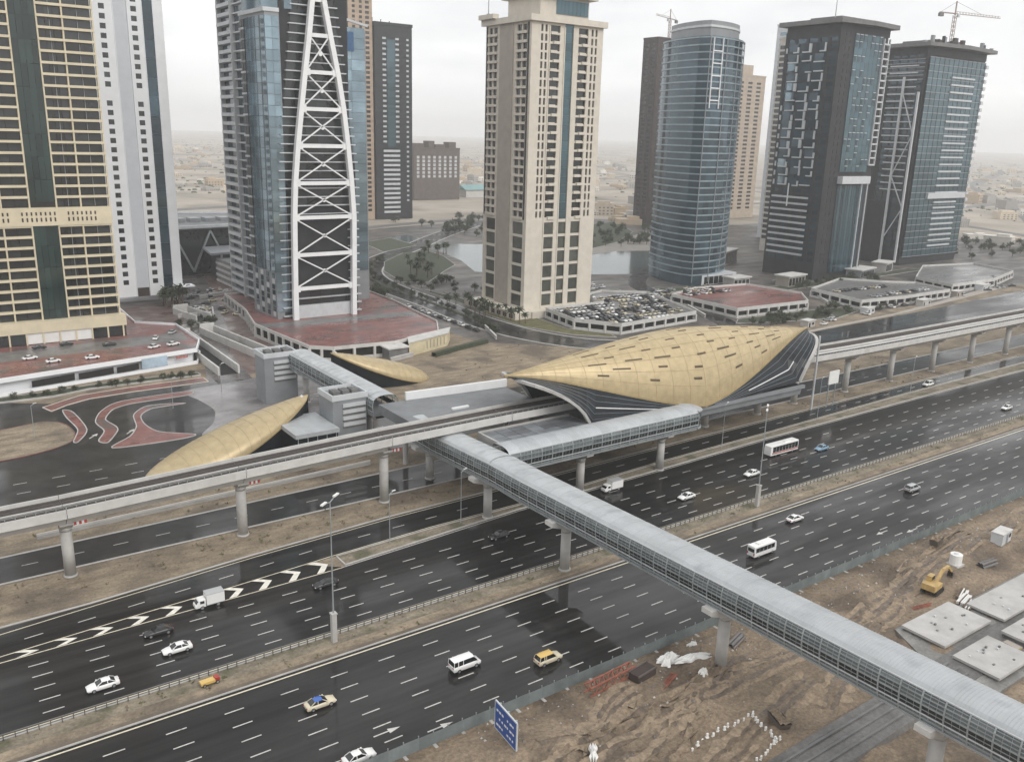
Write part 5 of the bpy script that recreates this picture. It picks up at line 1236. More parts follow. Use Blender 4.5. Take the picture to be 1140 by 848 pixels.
park([(x, 268+random.uniform(-.3, .3), math.pi/2) for x in []], .1, '', '')
spots = [(340+i*3.0, 322, 1.57) for i in range(12) if i % 4] + [(345+i*3, 330, 1.57) for i in range(10) if i % 3]
park(spots, 4.02, 'small parked car along the back of the red deck by the curved glass tower', 'cars parked on the red deck')
spots = [(425+i*3.1, 292-i*.2, 1.57) for i in range(16) if i % 5] + [(430+i*3.1, 272, 1.57) for i in range(18) if i % 3]
park(spots, 4.02, 'small parked car on the grey deck before the dark panelled tower', 'cars parked on the grey deck')
spots = [(290+i*3.0+random.uniform(-.4, .4), 372+j*9+i*.6, 1.2) for j in range(4) for i in range(16) if random.random() < .7]
park(spots, .05, 'small parked car in the open lot behind the beige tower', 'cars parked behind the beige tower')
spots = [(207.5+.02*i, 318+i*6.2, 1.5) for i in range(11)]
park(spots, .1, 'parked car in the line along the boulevard right of the truss tower plaza', 'cars parked along the boulevard', PK[:4])
spots = [(104+random.uniform(0, 40), 384+random.uniform(0, 84), random.uniform(0, 3)) for i in range(70)]
park([(x, y, a) for x, y, a in spots if 112 < x < 129 or (y > 432 and x > 118)], 5.03 if False else .1, 'small parked car in the crowded forecourt left of the truss tower', 'cars in the forecourt')
for i, (x, y, a, m, lb_) in enumerate(((36, 334, .2, 0, 'white car on the red plaza nearest the left edge of the photo'), (42, 326, .1, 0, 'white car on the red plaza second from the left edge, near the white wall'), (54, 325, 0, 0, 'white car on the red plaza above the dark wall openings'), (76, 331, .5, 1, 'white car on the red plaza close to the end of the white wall'), (63, 342, 0, 3, 'dark car in the middle of the red plaza'), (50, 350, .1, 3, 'dark car parked under the gold tower podium'), (41, 349, .1, 3, 'black car by the gold tower shopfronts'), (80, 345, 1.2, 0, 'white car at the right side of the red plaza, by the grey lane'), (83, 332, .3, 0, 'white car beside the white tunnel ramp on the red plaza'), (70, 362, .6, 0, 'white car right of the gold tower podium'), (88, 352, .9, 2, 'silver car at the right back corner of the red plaza'))):
    obj('parked_car', PK[m], loc=(x, y, 5.03), rz=a, label=lb_, category='car')
for i, (x, y, lb_) in enumerate(((47.0, 254.5, 'white arrow painted on the left loop lane of the interchange'), (57.5, 262, 'white arrow painted on the middle loop lane of the interchange'))):
    pass
for x, y in ((40.8, 255.5), (50.3, 254.5)):
    mb = MB().box(-.2, .2, -2.4, 0, 0, .006); mb.add([(-.8, 0, .003), (.8, 0, .003), (0, 2, .003)], [(0, 1, 2)]); obj('lane_arrow', mb, front, (x, y, .05), rz=-.7, mats=PAINT)

# ------------------------------------------------------------------ street lamps and signs
def lamp(label, x, y, z, h, arms, base=None, cat='street lamp'):
    t = thing('street_lamp', label, cat, (x, y, z))
    obj('pole', MB().cyl(0, 0, 0, h, .17 if h > 20 else .10, .09 if h > 20 else .06, 8), t, mats=FRAME)
    for a in arms:
        obj('arm', MB().beam((0, 0, h), (a[0], a[1], h+.5), .12), t, mats=FRAME); k_ = 1 if h > 20 else .6; o = obj('lamp_head', MB().box(-.75*k_, .75*k_, -.22*k_, .22*k_, -.1*k_, .12*k_), t, (a[0], a[1], h+.5), rz=math.atan2(a[1], a[0]), mats=WRAP)
    if base: obj('pedestal', MB().box(-.42, .42, -.42, .42, 0, base), t, mats=CONC); obj('pedestal_cap', MB().box(-.52, .52, -.52, .52, base, base+.25), t, mats=CONC)
    return t
lamp('tall highway lamp on a concrete pedestal in the median left of the footbridge', 53.6, 124.6, .14, 25.5, ((-1.6, -1.2), (1.6, 1.2)), 5.2)
lamp('tall highway lamp on a concrete pedestal in the median right of the footbridge', 161.5, 124.2, .14, 24, ((-1.6, -1.2), (1.6, 1.2)), 5.2)
lamp('tall highway lamp on a concrete pedestal in the median far to the right', 300, 124.2, .14, 24, ((-1.6, -1.2), (1.6, 1.2)), 5.2)
lamp('roadside lamp on the verge left of the footbridge piers', 79, 153.0, .1, 11, ((1.2, .3),))
lamp('slim lamp on the verge under the footbridge end', 97.0, 153.6, .1, 12, ((1.2, .3),))
lamp('roadside lamp on the verge in front of the gold station', 186, 157.2, .1, 12.5, ((1.2, .3),))
lamp('roadside lamp on the verge right of the gold station', 232, 159.3, .1, 13, ((1.2, .3),))
lamp('roadside lamp on the verge farthest to the right', 285, 160.2, .1, 13, ((1.2, .3),))
for i, (x, y) in enumerate(((27, 262), (66, 270), (84, 280))): lamp('thin lamp post %s' % ('on the sand island', 'on the red paved triangle', 'on the wet grey paving by the white wall end')[i], x, y, .15, 9, ((1, .3),))
bill = thing('blue_sign_board', 'blue highway sign board seen edge-on at the bottom of the photo', 'sign', (62.6, 86.6, .3), R_(-95))
obj('board', MB().box(-2.9, 2.9, -.12, .12, 1.4, 5.6), bill, mats=BLUE); obj('board_frame', MB().beam((-3, 0, 1.3), (3, 0, 1.3), .2).beam((-3, 0, 5.7), (3, 0, 5.7), .2).beam((-3, 0, 1.3), (-3, 0, 5.7), .2).beam((3, 0, 1.3), (3, 0, 5.7), .2), bill, mats=LGREY)
for k in range(5): obj('back_rib', MB().box(-2.8, 2.8, .13, .24, 1.8+k*.8, 1.95+k*.8), bill, mats=BLUE)
for x in (-2.2, 0, 2.2): obj('post', MB().box(x-.14, x+.14, .25, .5, -.8, 5.6), bill, mats=FRAME)
random.seed(8)
for r in range(3):
    for k in range(7):
        if random.random() < .75: obj('lettering', MB().box(-2.5+k*.74, -2.5+k*.74+random.uniform(.25, .6), -.15, -.125, 2.1+r*1.15, 2.4+r*1.15), bill, mats=PW)

# ------------------------------------------------------------------ construction ground
ex = thing('excavator', 'yellow tracked excavator with raised boom on the bare construction ground', 'excavator', (156.5, 77.5, site_z(156.5, 77.5)), R_(8))
for s in (-1, 1): obj('track', MB().grid([[(-2.0, s*1.2-.3, .25), (-1.7, s*1.2-.3, .95), (1.7, s*1.2-.3, .95), (2.0, s*1.2-.3, .25), (1.6, s*1.2-.3, 0), (-1.6, s*1.2-.3, 0)], [(-2.0, s*1.2+.3, .25), (-1.7, s*1.2+.3, .95), (1.7, s*1.2+.3, .95), (2.0, s*1.2+.3, .25), (1.6, s*1.2+.3, 0), (-1.6, s*1.2+.3, 0)]], closed=True).add([(-2.0, s*1.5, .25), (-1.7, s*1.5, .95), (1.7, s*1.5, .95), (2.0, s*1.5, .25), (1.6, s*1.5, 0), (-1.6, s*1.5, 0)], [(0, 1, 2, 3, 4, 5)]).add([(-2.0, s*.9, .25), (-1.7, s*.9, .95), (1.7, s*.9, .95), (2.0, s*.9, .25), (1.6, s*.9, 0), (-1.6, s*.9, 0)], [(0, 1, 2, 3, 4, 5)]), ex, mats=TYRE)
obj('house', MB().box(-2.3, 1.2, -1.3, 1.3, 1.0, 1.95).box(-2.5, -1.6, -1.25, 1.25, 1.1, 2.3), ex, mats=ORANGE)
obj('cab', MB().box(-.2, 1.4, .35, 1.3, 1.95, 3.0), ex, mats=ORANGE); obj('cab_glass', MB().box(-.1, 1.43, .32, 1.33, 2.15, 2.85), ex, mats=CGLASS)
obj('boom', MB().beam((.9, -.2, 1.7), (3.4, -.2, 3.5), .55, .6).beam((3.4, -.2, 3.5), (6.2, -.2, 3.3), .5, .55), ex, mats=ORANGE)
obj('stick', MB().beam((6.0, -.2, 3.4), (8.2, -.2, 1.6), .4, .45), ex, mats=ORANGE)
obj('bucket', MB().add([(7.8, -.7, 1.7), (8.8, -.7, 1.4), (8.9, -.7, .3), (7.8, -.7, .2), (7.8, .3, 1.7), (8.8, .3, 1.4), (8.9, .3, .3), (7.8, .3, .2)], [(0, 1, 2, 3), (4, 5, 6, 7), (0, 1, 5, 4), (1, 2, 6, 5), (2, 3, 7, 6)]), ex, mats=STEEL)
obj('hydraulic_ram', MB().beam((1.2, -.2, 1.5), (3.0, -.2, 2.9), .2), ex, mats=RIM)
wb = thing('white_tank', 'white water tank beside the excavator on the bare ground', 'tank', (170, 80.5, site_z(170, 80.5))); obj('shell', MB().cyl(0, 0, .3, 2.4, 1.2, 1.2, 14), wb, mats=WRAP); obj('lid', MB().cyl(0, 0, 2.4, 2.6, .5, .4, 10), wb, mats=LGREY); obj('base', MB().box(-1.3, 1.3, -1.3, 1.3, -.2, .3), wb, mats=CONC)
slabs = [('large pale flat concrete roof nearest the footbridge on the right', [(138.8, 72.6), (153.4, 72.6), (153.4, 65), (138.8, 65)], 1.5), ('pale flat concrete roof between the footbridge and the right photo edge', [(137.2, 62.4), (148, 62.4), (148, 55), (137.2, 55)], 1.5), ('small pale roof block at the right photo edge', [(151.4, 61.6), (162, 61.6), (162, 55.8), (151.4, 55.8)], 1.9), ('pale flat concrete roof cut by the right photo edge', [(156.6, 70.4), (178, 70.4), (178, 63.8), (156.6, 63.8)], 1.5)]
for lbx, P, h in slabs:
    t = thing('site_building', lbx, 'building'); obj('wall', MB().prism(P, -.4, h), t, mats=CONCD); cx = sum(p[0] for p in P)/4; cyy = sum(p[1] for p in P)/4
    obj('roof', MB().prism([(cx+(x-cx)*1.05, cyy+(y-cyy)*1.06) for x, y in P], h, h+.45), t, mats=CONC)
    for k in range(9): 
        q = random.uniform(.1, .9); r = random.uniform(.15, .85); A = Vector(P[0]).lerp(Vector(P[1]), q).lerp(Vector(P[3]).lerp(Vector(P[2]), q), r); obj('roof_fitting', MB().box(A.x-.2, A.x+.2, A.y-.15, A.y+.15, h+.45, h+.45+random.uniform(.1, .35)), t, mats=random.choice((CONCD, GREY, LGREY)))
for i, (x, y, a) in enumerate(((157.2, 70.6, .25), (158.4, 72.2, .2), (160, 73.4, .3))):
    t = thing('timber_stack', ('stack of white timber beside the large pale roof', 'stack of white timber in the middle of three by the pale roofs', 'stack of white timber farthest from the footbridge')[i], 'timber stack', (x, y, site_z(x, y)), a)
    for k in range(6): obj('plank', MB().box(-2.2, 2.2, -.75+k*.26, -.53+k*.26, .1+.0*k, .45+random.uniform(0, .3)), t, mats=random.choice((WRAP, TRUNK, WRAP)))
def tarp(label, x, y, sx, sy, h, seed, m=WRAP, name='tarpaulin', cat='tarpaulin', rz=0):
    random.seed(seed); n = 14
    t = obj(name, MB().grid([[((i/n-.5)*sx*(1+.25*math.sin(j*1.1+seed)), (j/n-.5)*sy*(1+.3*math.sin(i*.9+seed*2)), (h*max(0, 1-((i/n-.5)**2+(j/n-.5)**2)*4.4)**.7*random.uniform(.45, 1)+.06) if 0 < i < n and 0 < j < n else -.25) for j in range(n+1)] for i in range(n+1)]), loc=(x, y, site_z(x, y)), rz=rz, mats=m, label=label, category=cat)
tarp('crumpled white tarpaulin in a heap by the hoarding left of the bridge pier', 97, 88.7, 4.2, 2.6, 1.7, 3)
tarp('flattened white tarpaulin stretched towards the bridge pier foot', 100, 86.2, 6, 1.6, .8, 5, rz=-.3)
tarp('small white bundle right of the tarpaulins', 103.2, 89.3, 1.6, 1.4, .8, 6)
tarp('small pale boulder lying below the tarpaulins', 98.5, 82.6, 1.5, 1.2, .9, 9, name='boulder', cat='boulder')
tarp('white sheet lying on the dirt near the bottom edge', 71.2, 77.6, 3.2, 1.1, .6, 12, rz=.9)
tarp('white scrap sheet under the footbridge on the dirt', 118, 79.5, 2.2, 1.4, .5, 15)
tr = thing('steel_lattice_boom', 'rusty red steel lattice boom lying by the hoarding', 'lattice boom', (79, 88.3, site_z(82, 88.5)+.1), R_(4))
mb = MB()
for yy in (-.7, .7):
    for zz in (0.1, 1.5): mb.beam((0, yy, zz), (10, yy, zz), .2)
obj('chord', mb, tr, mats=M('rust_red', (.26, .09, .06), .7, var=.4, scale=1))
for k in range(10): obj('lacing', MB().beam((k, -.7, .1 if k % 2 else 1.5), (k+1, -.7, 1.5 if k % 2 else .1), .13).beam((k, -.7, 1.5), (k+1, .7, 1.5), .13).beam((k, .7, .1 if k % 2 else 1.5), (k+1, .7, 1.5 if k % 2 else .1), .13), tr, mats=MATS['rust_red'])
rp_ = thing('dump_bin', 'dark open steel bin at the end of the rusty boom', 'bin', (89.5, 87.2, site_z(89.5, 87.2)), R_(8)); obj('body', MB().box(-2.2, 2.2, -1, 1, 0, 1.3), rp_, mats=BROWN); obj('rim', MB().box(-2.3, 2.3, -1.1, -.9, 1.2, 1.45).box(-2.3, 2.3, .9, 1.1, 1.2, 1.45), rp_, mats=STEEL)
BAR = MB().box(-.16, .16, -.1, .1, 0, .62).box(-.24, .24, -.18, .18, -.15, .06).mesh('marker_block', [WRAP])
random.seed(4)
for lbx, P, n in (('small white marker block in the row below the haul track', [(84.5, 71.6), (97, 71.3)], 13), ('small white marker block in the short row nearest the footbridge', [(96.6, 71), (95.2, 65.5)], 8), ('small white marker block in the row at the bottom edge', [(90, 64.4), (96, 65.2)], 8)):
    for k in range(n):
        q = k/(n-1); x = P[0][0]+(P[1][0]-P[0][0])*q+random.uniform(-.2, .2); y = P[0][1]+(P[1][1]-P[0][1])*q+random.uniform(-.25, .25)
        obj('marker_block', BAR, loc=(x, y, site_z(x, y)-.05), rz=random.uniform(-.5, .5), label=lbx, category='marker block', group=lbx[6:])
random.seed(52)
def clutter(nm, lab, cat, x, y, rz, kind):
    t = thing(nm, lab, cat, (x, y, site_z(x, y)-.05), rz)
    if kind == 'pipes':
        for k, (a, b) in enumerate(((-.6, .3), (0, .3), (.6, .3), (-.3, .82), (.3, .82))):
            n = 10; A = [(math.cos(6.283*i/n)*.29, math.sin(6.283*i/n)*.29) for i in range(n)]
            obj('pipe', MB().grid([[(-2.4, a+c, b+d) for c, d in A], [(2.4, a+c, b+d) for c, d in A]], closed=True), t, mats=random.choice((CONC, STEEL, CONCD)))
    elif kind == 'boards':
        for k in range(7): obj('board', MB().box(-1.4+random.uniform(-.1, .1), 1.4+random.uniform(-.1, .1), -.7, .7, .12*k, .12*k+.1), t, mats=random.choice((TRUNK, BEIGED, ORANGE)))
    elif kind == 'skip':
        obj('body', MB().grid([[(-1.5, -.8, 0), (1.5, -.8, 0), (1.5, .8, 0), (-1.5, .8, 0)], [(-1.9, -.95, 1.4), (1.9, -.95, 1.4), (1.9, .95, 1.4), (-1.9, .95, 1.4)]], closed=True), t, mats=BLUE if False else STEEL); obj('rubble_fill', MB().grid([[(-1.8+.45*i, -.9+.45*j, 1.2+random.uniform(0, .5)) for j in range(5)] for i in range(9)]), t, mats=DIRT)
    elif kind == 'rebar':
        for k in range(14): obj('bar', MB().beam((-2.6+random.uniform(-.2, .2), -.5+k*.075, .1+random.uniform(0, .15)), (2.6, -.5+k*.075+random.uniform(-.1, .1), .1+random.uniform(0, .15)), .05), t, mats=MATS['rust_red'])
    elif kind == 'shed':
        obj('wall', MB().box(-2.4, 2.4, -1.2, 1.2, 0, 2.5), t, mats=LGREY); obj('roof', MB().box(-2.5, 2.5, -1.3, 1.3, 2.5, 2.65), t, mats=CONCL); obj('door', MB().box(-.4, .5, -1.26, -1.2, .1, 2.1), t, mats=GREY); obj('window', MB().box(1, 1.9, -1.26, -1.2, 1.1, 2), t, mats=CGLASS)
for a in (('pipe_stack', 'stack of grey pipes on the dirt left of the bridge pier', 'pipes', 110, 86, .3, 'pipes'), ('board_stack', 'stack of brown formwork boards beside the hoarding right of the footbridge', 'boards', 132, 88.5, .1, 'boards'), ('board_stack', 'stack of formwork boards near the footbridge on the far dirt', 'boards', 128, 84, .7, 'boards'), ('steel_skip', 'open steel rubble skip near the hoarding at the right', 'skip', 176, 88, .2, 'skip'), ('rebar_bundle', 'rusty bundle of reinforcing bars below the tarpaulins', 'rebar', 92.5, 84.5, .35, 'rebar'), ('rebar_bundle', 'rusty bundle of reinforcing bars between excavator and pale roofs', 'rebar', 150, 75.5, -.2, 'rebar'), ('pipe_stack', 'stack of grey pipes right of the excavator', 'pipes', 176, 77, -.1, 'pipes'), ('site_shed', 'small grey site cabin near the right photo edge', 'cabin', 188, 80.5, .1, 'shed'), ('steel_skip', 'open steel rubble skip by the bottom row of marker blocks', 'skip', 99, 68, 1.2, 'skip'), ('board_stack', 'stack of boards between the pale roofs', 'boards', 149.8, 59, 1.5, 'boards')):
    clutter(*a)
# haul road with tracks passing under the bridge
struct('haul_track', MB().grid([[(x, 56.0+(x-95)*.02+o, zz) for o, zz in ((0, 0), (.6, 1.3), (3.9, 1.38), (7.2, 1.3), (7.8, 0))] for x in range(60, 190, 4)]), M('wet_haul_road', (.12, .115, .11), .4, var=.35, scale=.3, rvar=.15, grain=.35))
for k in range(3): struct('cable_trough', MB().beam((70, 58+k*1.7, 1.45), (135, 58.8+k*1.7, 1.45), .35, .25), CONCD)
CN = MB().cyl(0, 0, 0, .9, .28, .06, 10).box(-.35, .35, -.35, .35, -.02, .06).mesh('traffic_cone', [RED])
for i, (x, y) in enumerate(((168, 92.0), (171, 91.0))): pass
# workers' skips and dark bushes by the hoarding, litter along it
random.seed(31)
mb = MB()
for k in range(1500):
    x = random.choice((random.uniform(60, 130), random.uniform(130, 230))); y = 92.2-abs(random.gauss(0, 9)); s = random.uniform(.06, .3); z = site_z(x, y)
    mb.add([(x-s, y-s*.7, z-.1), (x+s, y-s*.6, z-.1), (x+s*.7, y+s, z-.1), (x-s*.6, y+s*.8, z-.1), (x+s*.1, y, z+s*random.uniform(.4, 1.2))], [(0, 1, 4), (1, 2, 4), (2, 3, 4), (3, 0, 4)], random.choice((0, 0, 1, 2)))
obj('rubble', mb, mats=[CONCD, CONC, DIRT], kind='stuff', label='scattered rubble and litter along the hoarding', category='rubble')
cv = thing('maintenance_cart', 'small low yellow and red maintenance cart standing in the median at the left', 'cart', (32.5, 124.0, .14), .05)
obj('body', MB().box(-1.5, .7, -.55, .55, .4, .8), cv, mats=PY); obj('cab', MB().box(.72, 1.4, -.5, .5, .4, 1.0), cv, mats=PR); wheel_parts(cv, (-1.0, 1.0), .5, .3)
# ------------------------------------------------------------------ trees
random.seed(77)
def palm_meshes(seed):
    random.seed(seed); tr = MB(); h = random.uniform(4.5, 6.5); pts = [(0, 0, 0), (.1, .05, h*.4), (.25, .1, h*.75), (.3, .1, h)]
    for (a, b, c), (d, e, f), r0, r1 in zip(pts, pts[1:], (.28, .22, .18), (.22, .18, .2)):
        tr.cyl((a+d)/2, (b+e)/2, c, f, r0, r1, 7)
    cr_ = MB()
    for k in range(30):
        az = random.uniform(0, 6.28); el = random.uniform(-.35, 1.2); L = random.uniform(2.0, 2.9); prev = Vector((.3, .1, h)); d = Vector((math.cos(az)*math.cos(el), math.sin(az)*math.cos(el), math.sin(el))); sd_ = Vector((-math.sin(az), math.cos(az), 0))
        for q in range(4):
            nx = prev+d*L/4; wdt = (.5, .62, .5, .25)[q]; w2 = (.62, .5, .25, .04)[q]
            cr_.quad(prev-sd_*wdt-Vector((0, 0, .18)), nx-sd_*w2-Vector((0, 0, .18)), nx, prev); cr_.quad(prev, nx, nx+sd_*w2-Vector((0, 0, .18)), prev+sd_*wdt-Vector((0, 0, .18)))
            prev = nx; d = (d+Vector((0, 0, -.33))).normalized()
    return tr.mesh('palm_trunk', TRUNK), cr_.mesh('palm_crown', LEAF)
def broad_meshes(seed):
    random.seed(seed); tr = MB(); h = random.uniform(.9, 1.5); tr.cyl(0, 0, 0, h, .2, .14, 7)
    cen = []
    for k in range(8):
        a = .785*k+random.uniform(-.3, .3); rr = random.uniform(.5, 1.7); p = Vector((math.cos(a)*rr, math.sin(a)*rr, h+random.uniform(.2, 1.9))); tr.beam((0, 0, h*.9), p, .1); cen.append(p)
    cen.append(Vector((0, 0, h+2)))
    cr_ = MB()
    for k in range(800):
        c = random.choice(cen); v = Vector((random.gauss(0, 1), random.gauss(0, 1), random.gauss(0, .8))).normalized()*random.uniform(.2, 1.05); p = c+v; s = random.uniform(.09, .25)
        a = Vector((random.gauss(0, 1), random.gauss(0, 1), random.gauss(0, 1))).normalized(); b = a.cross(v+Vector((.01, 0, .02))).normalized()
        cr_.quad(p-a*s, p-b*s*.7, p+a*s, p+b*s*.7)
    return tr.mesh('tree_trunk', TRUNK), cr_.mesh('tree_crown', LEAF)
PT = [palm_meshes(s) for s in (1, 2, 3)]; BT = [broad_meshes(s) for s in (5, 6, 7)]
random.seed(99)
def plant(kind, pts, label, group, sc=(.9, 1.3)):
    for x, y in pts:
        tm, cm = random.choice(PT if kind == 'palm' else BT); s = random.uniform(*sc)
        t = thing('palm_tree' if kind == 'palm' else 'leafy_tree', label, 'tree', (x, y, 0), random.uniform(0, 6.28), group); t.scale = (s, s, s)
        obj('trunk', tm, t); obj('crown', cm, t)
def along(pts, n, jit): 
    c = smooth(pts, 10); return [(c[int(i*(len(c)-1)/(n-1))][0]+random.uniform(-jit, jit), c[int(i*(len(c)-1)/(n-1))][1]+random.uniform(-jit, jit)) for i in range(n)]
plant('broad', along([(212, 310), (221, 350), (224, 400), (227, 440), (242, 492), (275, 537)], 34, 1.2), 'small leafy tree in the planted middle of the curving boulevard', 'boulevard median trees', (.7, 1.05))
plant('palm', along([(262, 452), (265, 470), (272, 492), (290, 512), (315, 534), (322, 545)], 26, 7), 'palm tree in the grove on the canal bank left of the beige tower', 'canal bank palms', (1.0, 1.4))
plant('palm', [(226+random.uniform(-1, 12), 318+random.uniform(0, 62)) for i in range(18)], 'palm tree in the planted strip at the left foot of the beige tower', 'palms at the beige tower', (.8, 1.15))
plant('broad', [(330+random.uniform(0, 76), 268+random.uniform(-7, 7)) for i in range(30)], 'leafy tree in the planted bed behind the gold station', 'trees behind the station', (.8, 1.3))
plant('broad', [(430+random.uniform(0, 150), 520+random.uniform(0, 130)) for i in range(60)], 'leafy tree in the lakeside park left of the curved glass tower', 'lakeside park trees', (1.4, 2.2))
plant('broad', [(410+random.uniform(0, 100), 318+random.uniform(0, 16)) for i in range(24)], 'leafy tree at the foot of the dark panelled tower', 'trees at the dark panelled tower', (1.0, 1.5))
plant('broad', [(x+random.uniform(-2, 2), 303.5+random.uniform(-1, 1)) for x in range(22, 84, 4)], 'low leafy tree in the hedge strip under the white plaza wall', 'trees under the plaza wall', (.5, .75))
plant('broad', [(640+random.uniform(0, 200), 330+random.uniform(0, 90)) for i in range(40)], 'leafy tree in the dry ground right of the column-framed tower', 'trees on the right', (1.2, 2))
plant('palm', [(104+random.uniform(0, 10), 432+random.uniform(-4, 4)) for i in range(9)], 'palm tree by the entrance of the white tower', 'palms at the white tower', (1.2, 1.6))
plant('broad', [(96+random.uniform(0, 20), 374+random.uniform(0, 12)) for i in range(8)], 'small leafy tree at the top of the ramp street', 'trees on the ramp street', (.8, 1.2))

plant('broad', [(236+random.uniform(0, 30), 396+random.uniform(0, 60)) for i in range(20)], 'leafy tree in the dark planted bend between the boulevard and the canal', 'trees in the boulevard bend', (.8, 1.3))
plant('broad', [(196+random.uniform(0, 14), 400+random.uniform(0, 120)) for i in range(24)], 'leafy tree along the boulevard edge behind the truss tower', 'trees behind the truss tower', (1.2, 1.9))
plant('broad', [(390+random.uniform(0, 130), 600+random.uniform(0, 160)) for i in range(40)], 'leafy tree in the dark planting at the foot of the charcoal tower', 'trees by the charcoal tower', (1.4, 2.2))
spots = [(505+random.uniform(0, 70), 262+random.uniform(0, 60), random.uniform(0, 3)) for i in range(40)]
park([q for q in spots if q[1] > 330 or q[1] < 270], .05, 'small parked car in the lots before the two dark towers on the right', 'cars before the dark towers')
spots = [(340+random.uniform(0, 60), 338+random.uniform(0, 18), random.choice((0, 1.57))) for i in range(34)]
park(spots, .05, 'small parked car on the paving before the curved glass tower', 'cars before the curved glass tower')
for i, (x, y, w_, d_, h_, q) in enumerate(((405, 345, 14, 8, 5, 'beside the curved glass tower entrance'), (436, 330, 18, 9, 6, 'between the red deck and the dark panelled tower'), (508, 330, 22, 10, 5, 'at the foot of the dark panelled tower'), (548, 338, 16, 9, 6, 'between the two dark towers'), (470, 410, 26, 14, 9, 'behind the dark panelled tower'), (300, 395, 16, 10, 5, 'in the open lot behind the beige tower'), (420, 560, 30, 16, 8, 'on the far canal bank'), (470, 640, 40, 18, 9, 'beyond the canal at the charcoal tower'))):
    t = thing('low_pavilion', 'low pale flat-roofed pavilion '+q, 'pavilion', (x, y, 0), .1*i)
    obj('wall', MB().box(0, w_, 0, d_, 0, h_), t, mats=(CONC, BEIGED, GREY)[i % 3]); obj('roof', MB().box(-.8, w_+.8, -.8, d_+.8, h_, h_+.7), t, mats=CONCL)
    for k in range(int(w_/3.4)): ubox('window', t, DGLASS, .6+k*3.4, 3.2+k*3.4, -.12, -.02, .8, h_-1)
# ------------------------------------------------------------------ far district in the haze
random.seed(123)
VM = [M('villa_render_%s' % n_, c, .8, var=.1, rand=.12) for n_, c in (('cream', (.58, .50, .40)), ('white', (.66, .63, .58)), ('tan', (.46, .37, .27)), ('grey', (.36, .34, .32)))]
def villa_mesh(m, k):
    mb = MB(); w_, d, h = ((14, 12, 8), (22, 14, 10), (30, 18, 7), (18, 18, 14))[k]
    mb.box(0, w_, 0, d, 0, h); mb.box(w_*.1, w_*.55, d*.2, d*.9, h, h+3); mb.box(-.3, w_+.3, -.3, d+.3, h-.4, h+.5) if k % 2 else None
    for f in range(max(1, int(h/4))):
        for j in range(int(w_/4)): mb.box(1+j*4, 3+j*4, -.08, -.01, 1.2+f*3.6, 3+f*3.6, 1)
        for j in range(int(d/4)): mb.box(-.08, -.01, 1+j*4, 3+j*4, 1.2+f*3.6, 3+f*3.6, 1)
    return mb.mesh('villa', [m, CONCD])
VL = [villa_mesh(VM[i % 4], i % 4) for i in range(4)]+[villa_mesh(VM[(i+1) % 4], i % 4) for i in range(4)]
def district(n, fx, label, group, cat='house', sc=(.7, 1.25)):
    for i in range(n):
        x, y = fx(); s = random.uniform(*sc); k = random.randrange(8); cn_ = ('cream', 'white', 'tan', 'grey')[k if k < 4 else (k-3) % 4]; o = obj('villa', VL[k], loc=(x, y, -.4), rz=random.uniform(0, 3.1), scale=(s*random.uniform(.7, 1.3), s, s*random.uniform(.5, 1.0)), label=label.replace('pale', cn_), category=cat, group=group)
district(60, lambda: (lambda r, t: (r*math.sin(t), r*math.cos(t)))(1250+2400*random.random()**1.2, R_(random.uniform(13.5, 20.5))), 'pale flat-roofed villa in the hazy district between the white tower and the truss tower', 'villas seen between the white tower and the truss tower')
district(70, lambda: (lambda r, t: (r*math.sin(t), r*math.cos(t)))(1150+2400*random.random()**1.3, R_(random.uniform(28, 35))), 'pale low building in the hazy district between the charcoal tower and the beige tower', 'low buildings seen between the charcoal and beige towers')
district(50, lambda: (lambda r, t: (r*math.sin(t), r*math.cos(t)))(900+2400*random.random()**1.3, R_(random.uniform(39.5, 45))), 'pale low building in the hazy district between the beige tower and the brown tower', 'low buildings seen between the beige and brown towers')
district(70, lambda: (lambda r, t: (r*math.sin(t), r*math.cos(t)))(900+2800*random.random()**1.3, R_(random.uniform(59.5, 68))), 'pale low building in the hazy plain right of the column-framed tower', 'low buildings on the right-hand plain')
wd_ = thing('white_dome_hall', 'low white domed hall on the hazy plain at the right', 'hall', (1010, 560, -.35))
obj('dome', MB().grid([[(26*math.cos(a)*math.cos(b), 16*math.sin(a)*math.cos(b), 11*math.sin(b)) for a in [6.2832*i/20 for i in range(20)]] for b in [1.5707*j/6 for j in range(7)]], closed=True), wd_, mats=WRAP, smooth=True); obj('base', MB().cyl(0, 0, 0, 1.2, 17, 17, 20), wd_, mats=CONC)
tb = thing('teal_roof_hall', 'long hall with a pale teal roof on the hazy sand left of the beige tower', 'hall', (640, 1010, -.35)); obj('wall', MB().box(0, 60, 0, 24, 0, 10), tb, mats=CONCL); obj('roof', MB().add([(-2, -2, 10), (62, -2, 10), (62, 26, 10), (-2, 26, 10), (-2, 12, 16), (62, 12, 16)], [(0, 1, 5, 4), (3, 2, 5, 4), (0, 4, 3), (1, 5, 2)]), tb, mats=M('teal_roof', (.18, .33, .33), .5))
struct('desert_road', ribbon(smooth([(560, 268), (700, 300), (900, 400), (1300, 620), (2200, 1200)]), 16, -.5, -.1), M('grey_far_road', (.13, .125, .12), .7))
struct('desert_road', ribbon(smooth([(300, 700), (500, 760), (900, 800), (1500, 900)]), 14, -.5, -.12), MATS['grey_far_road'])

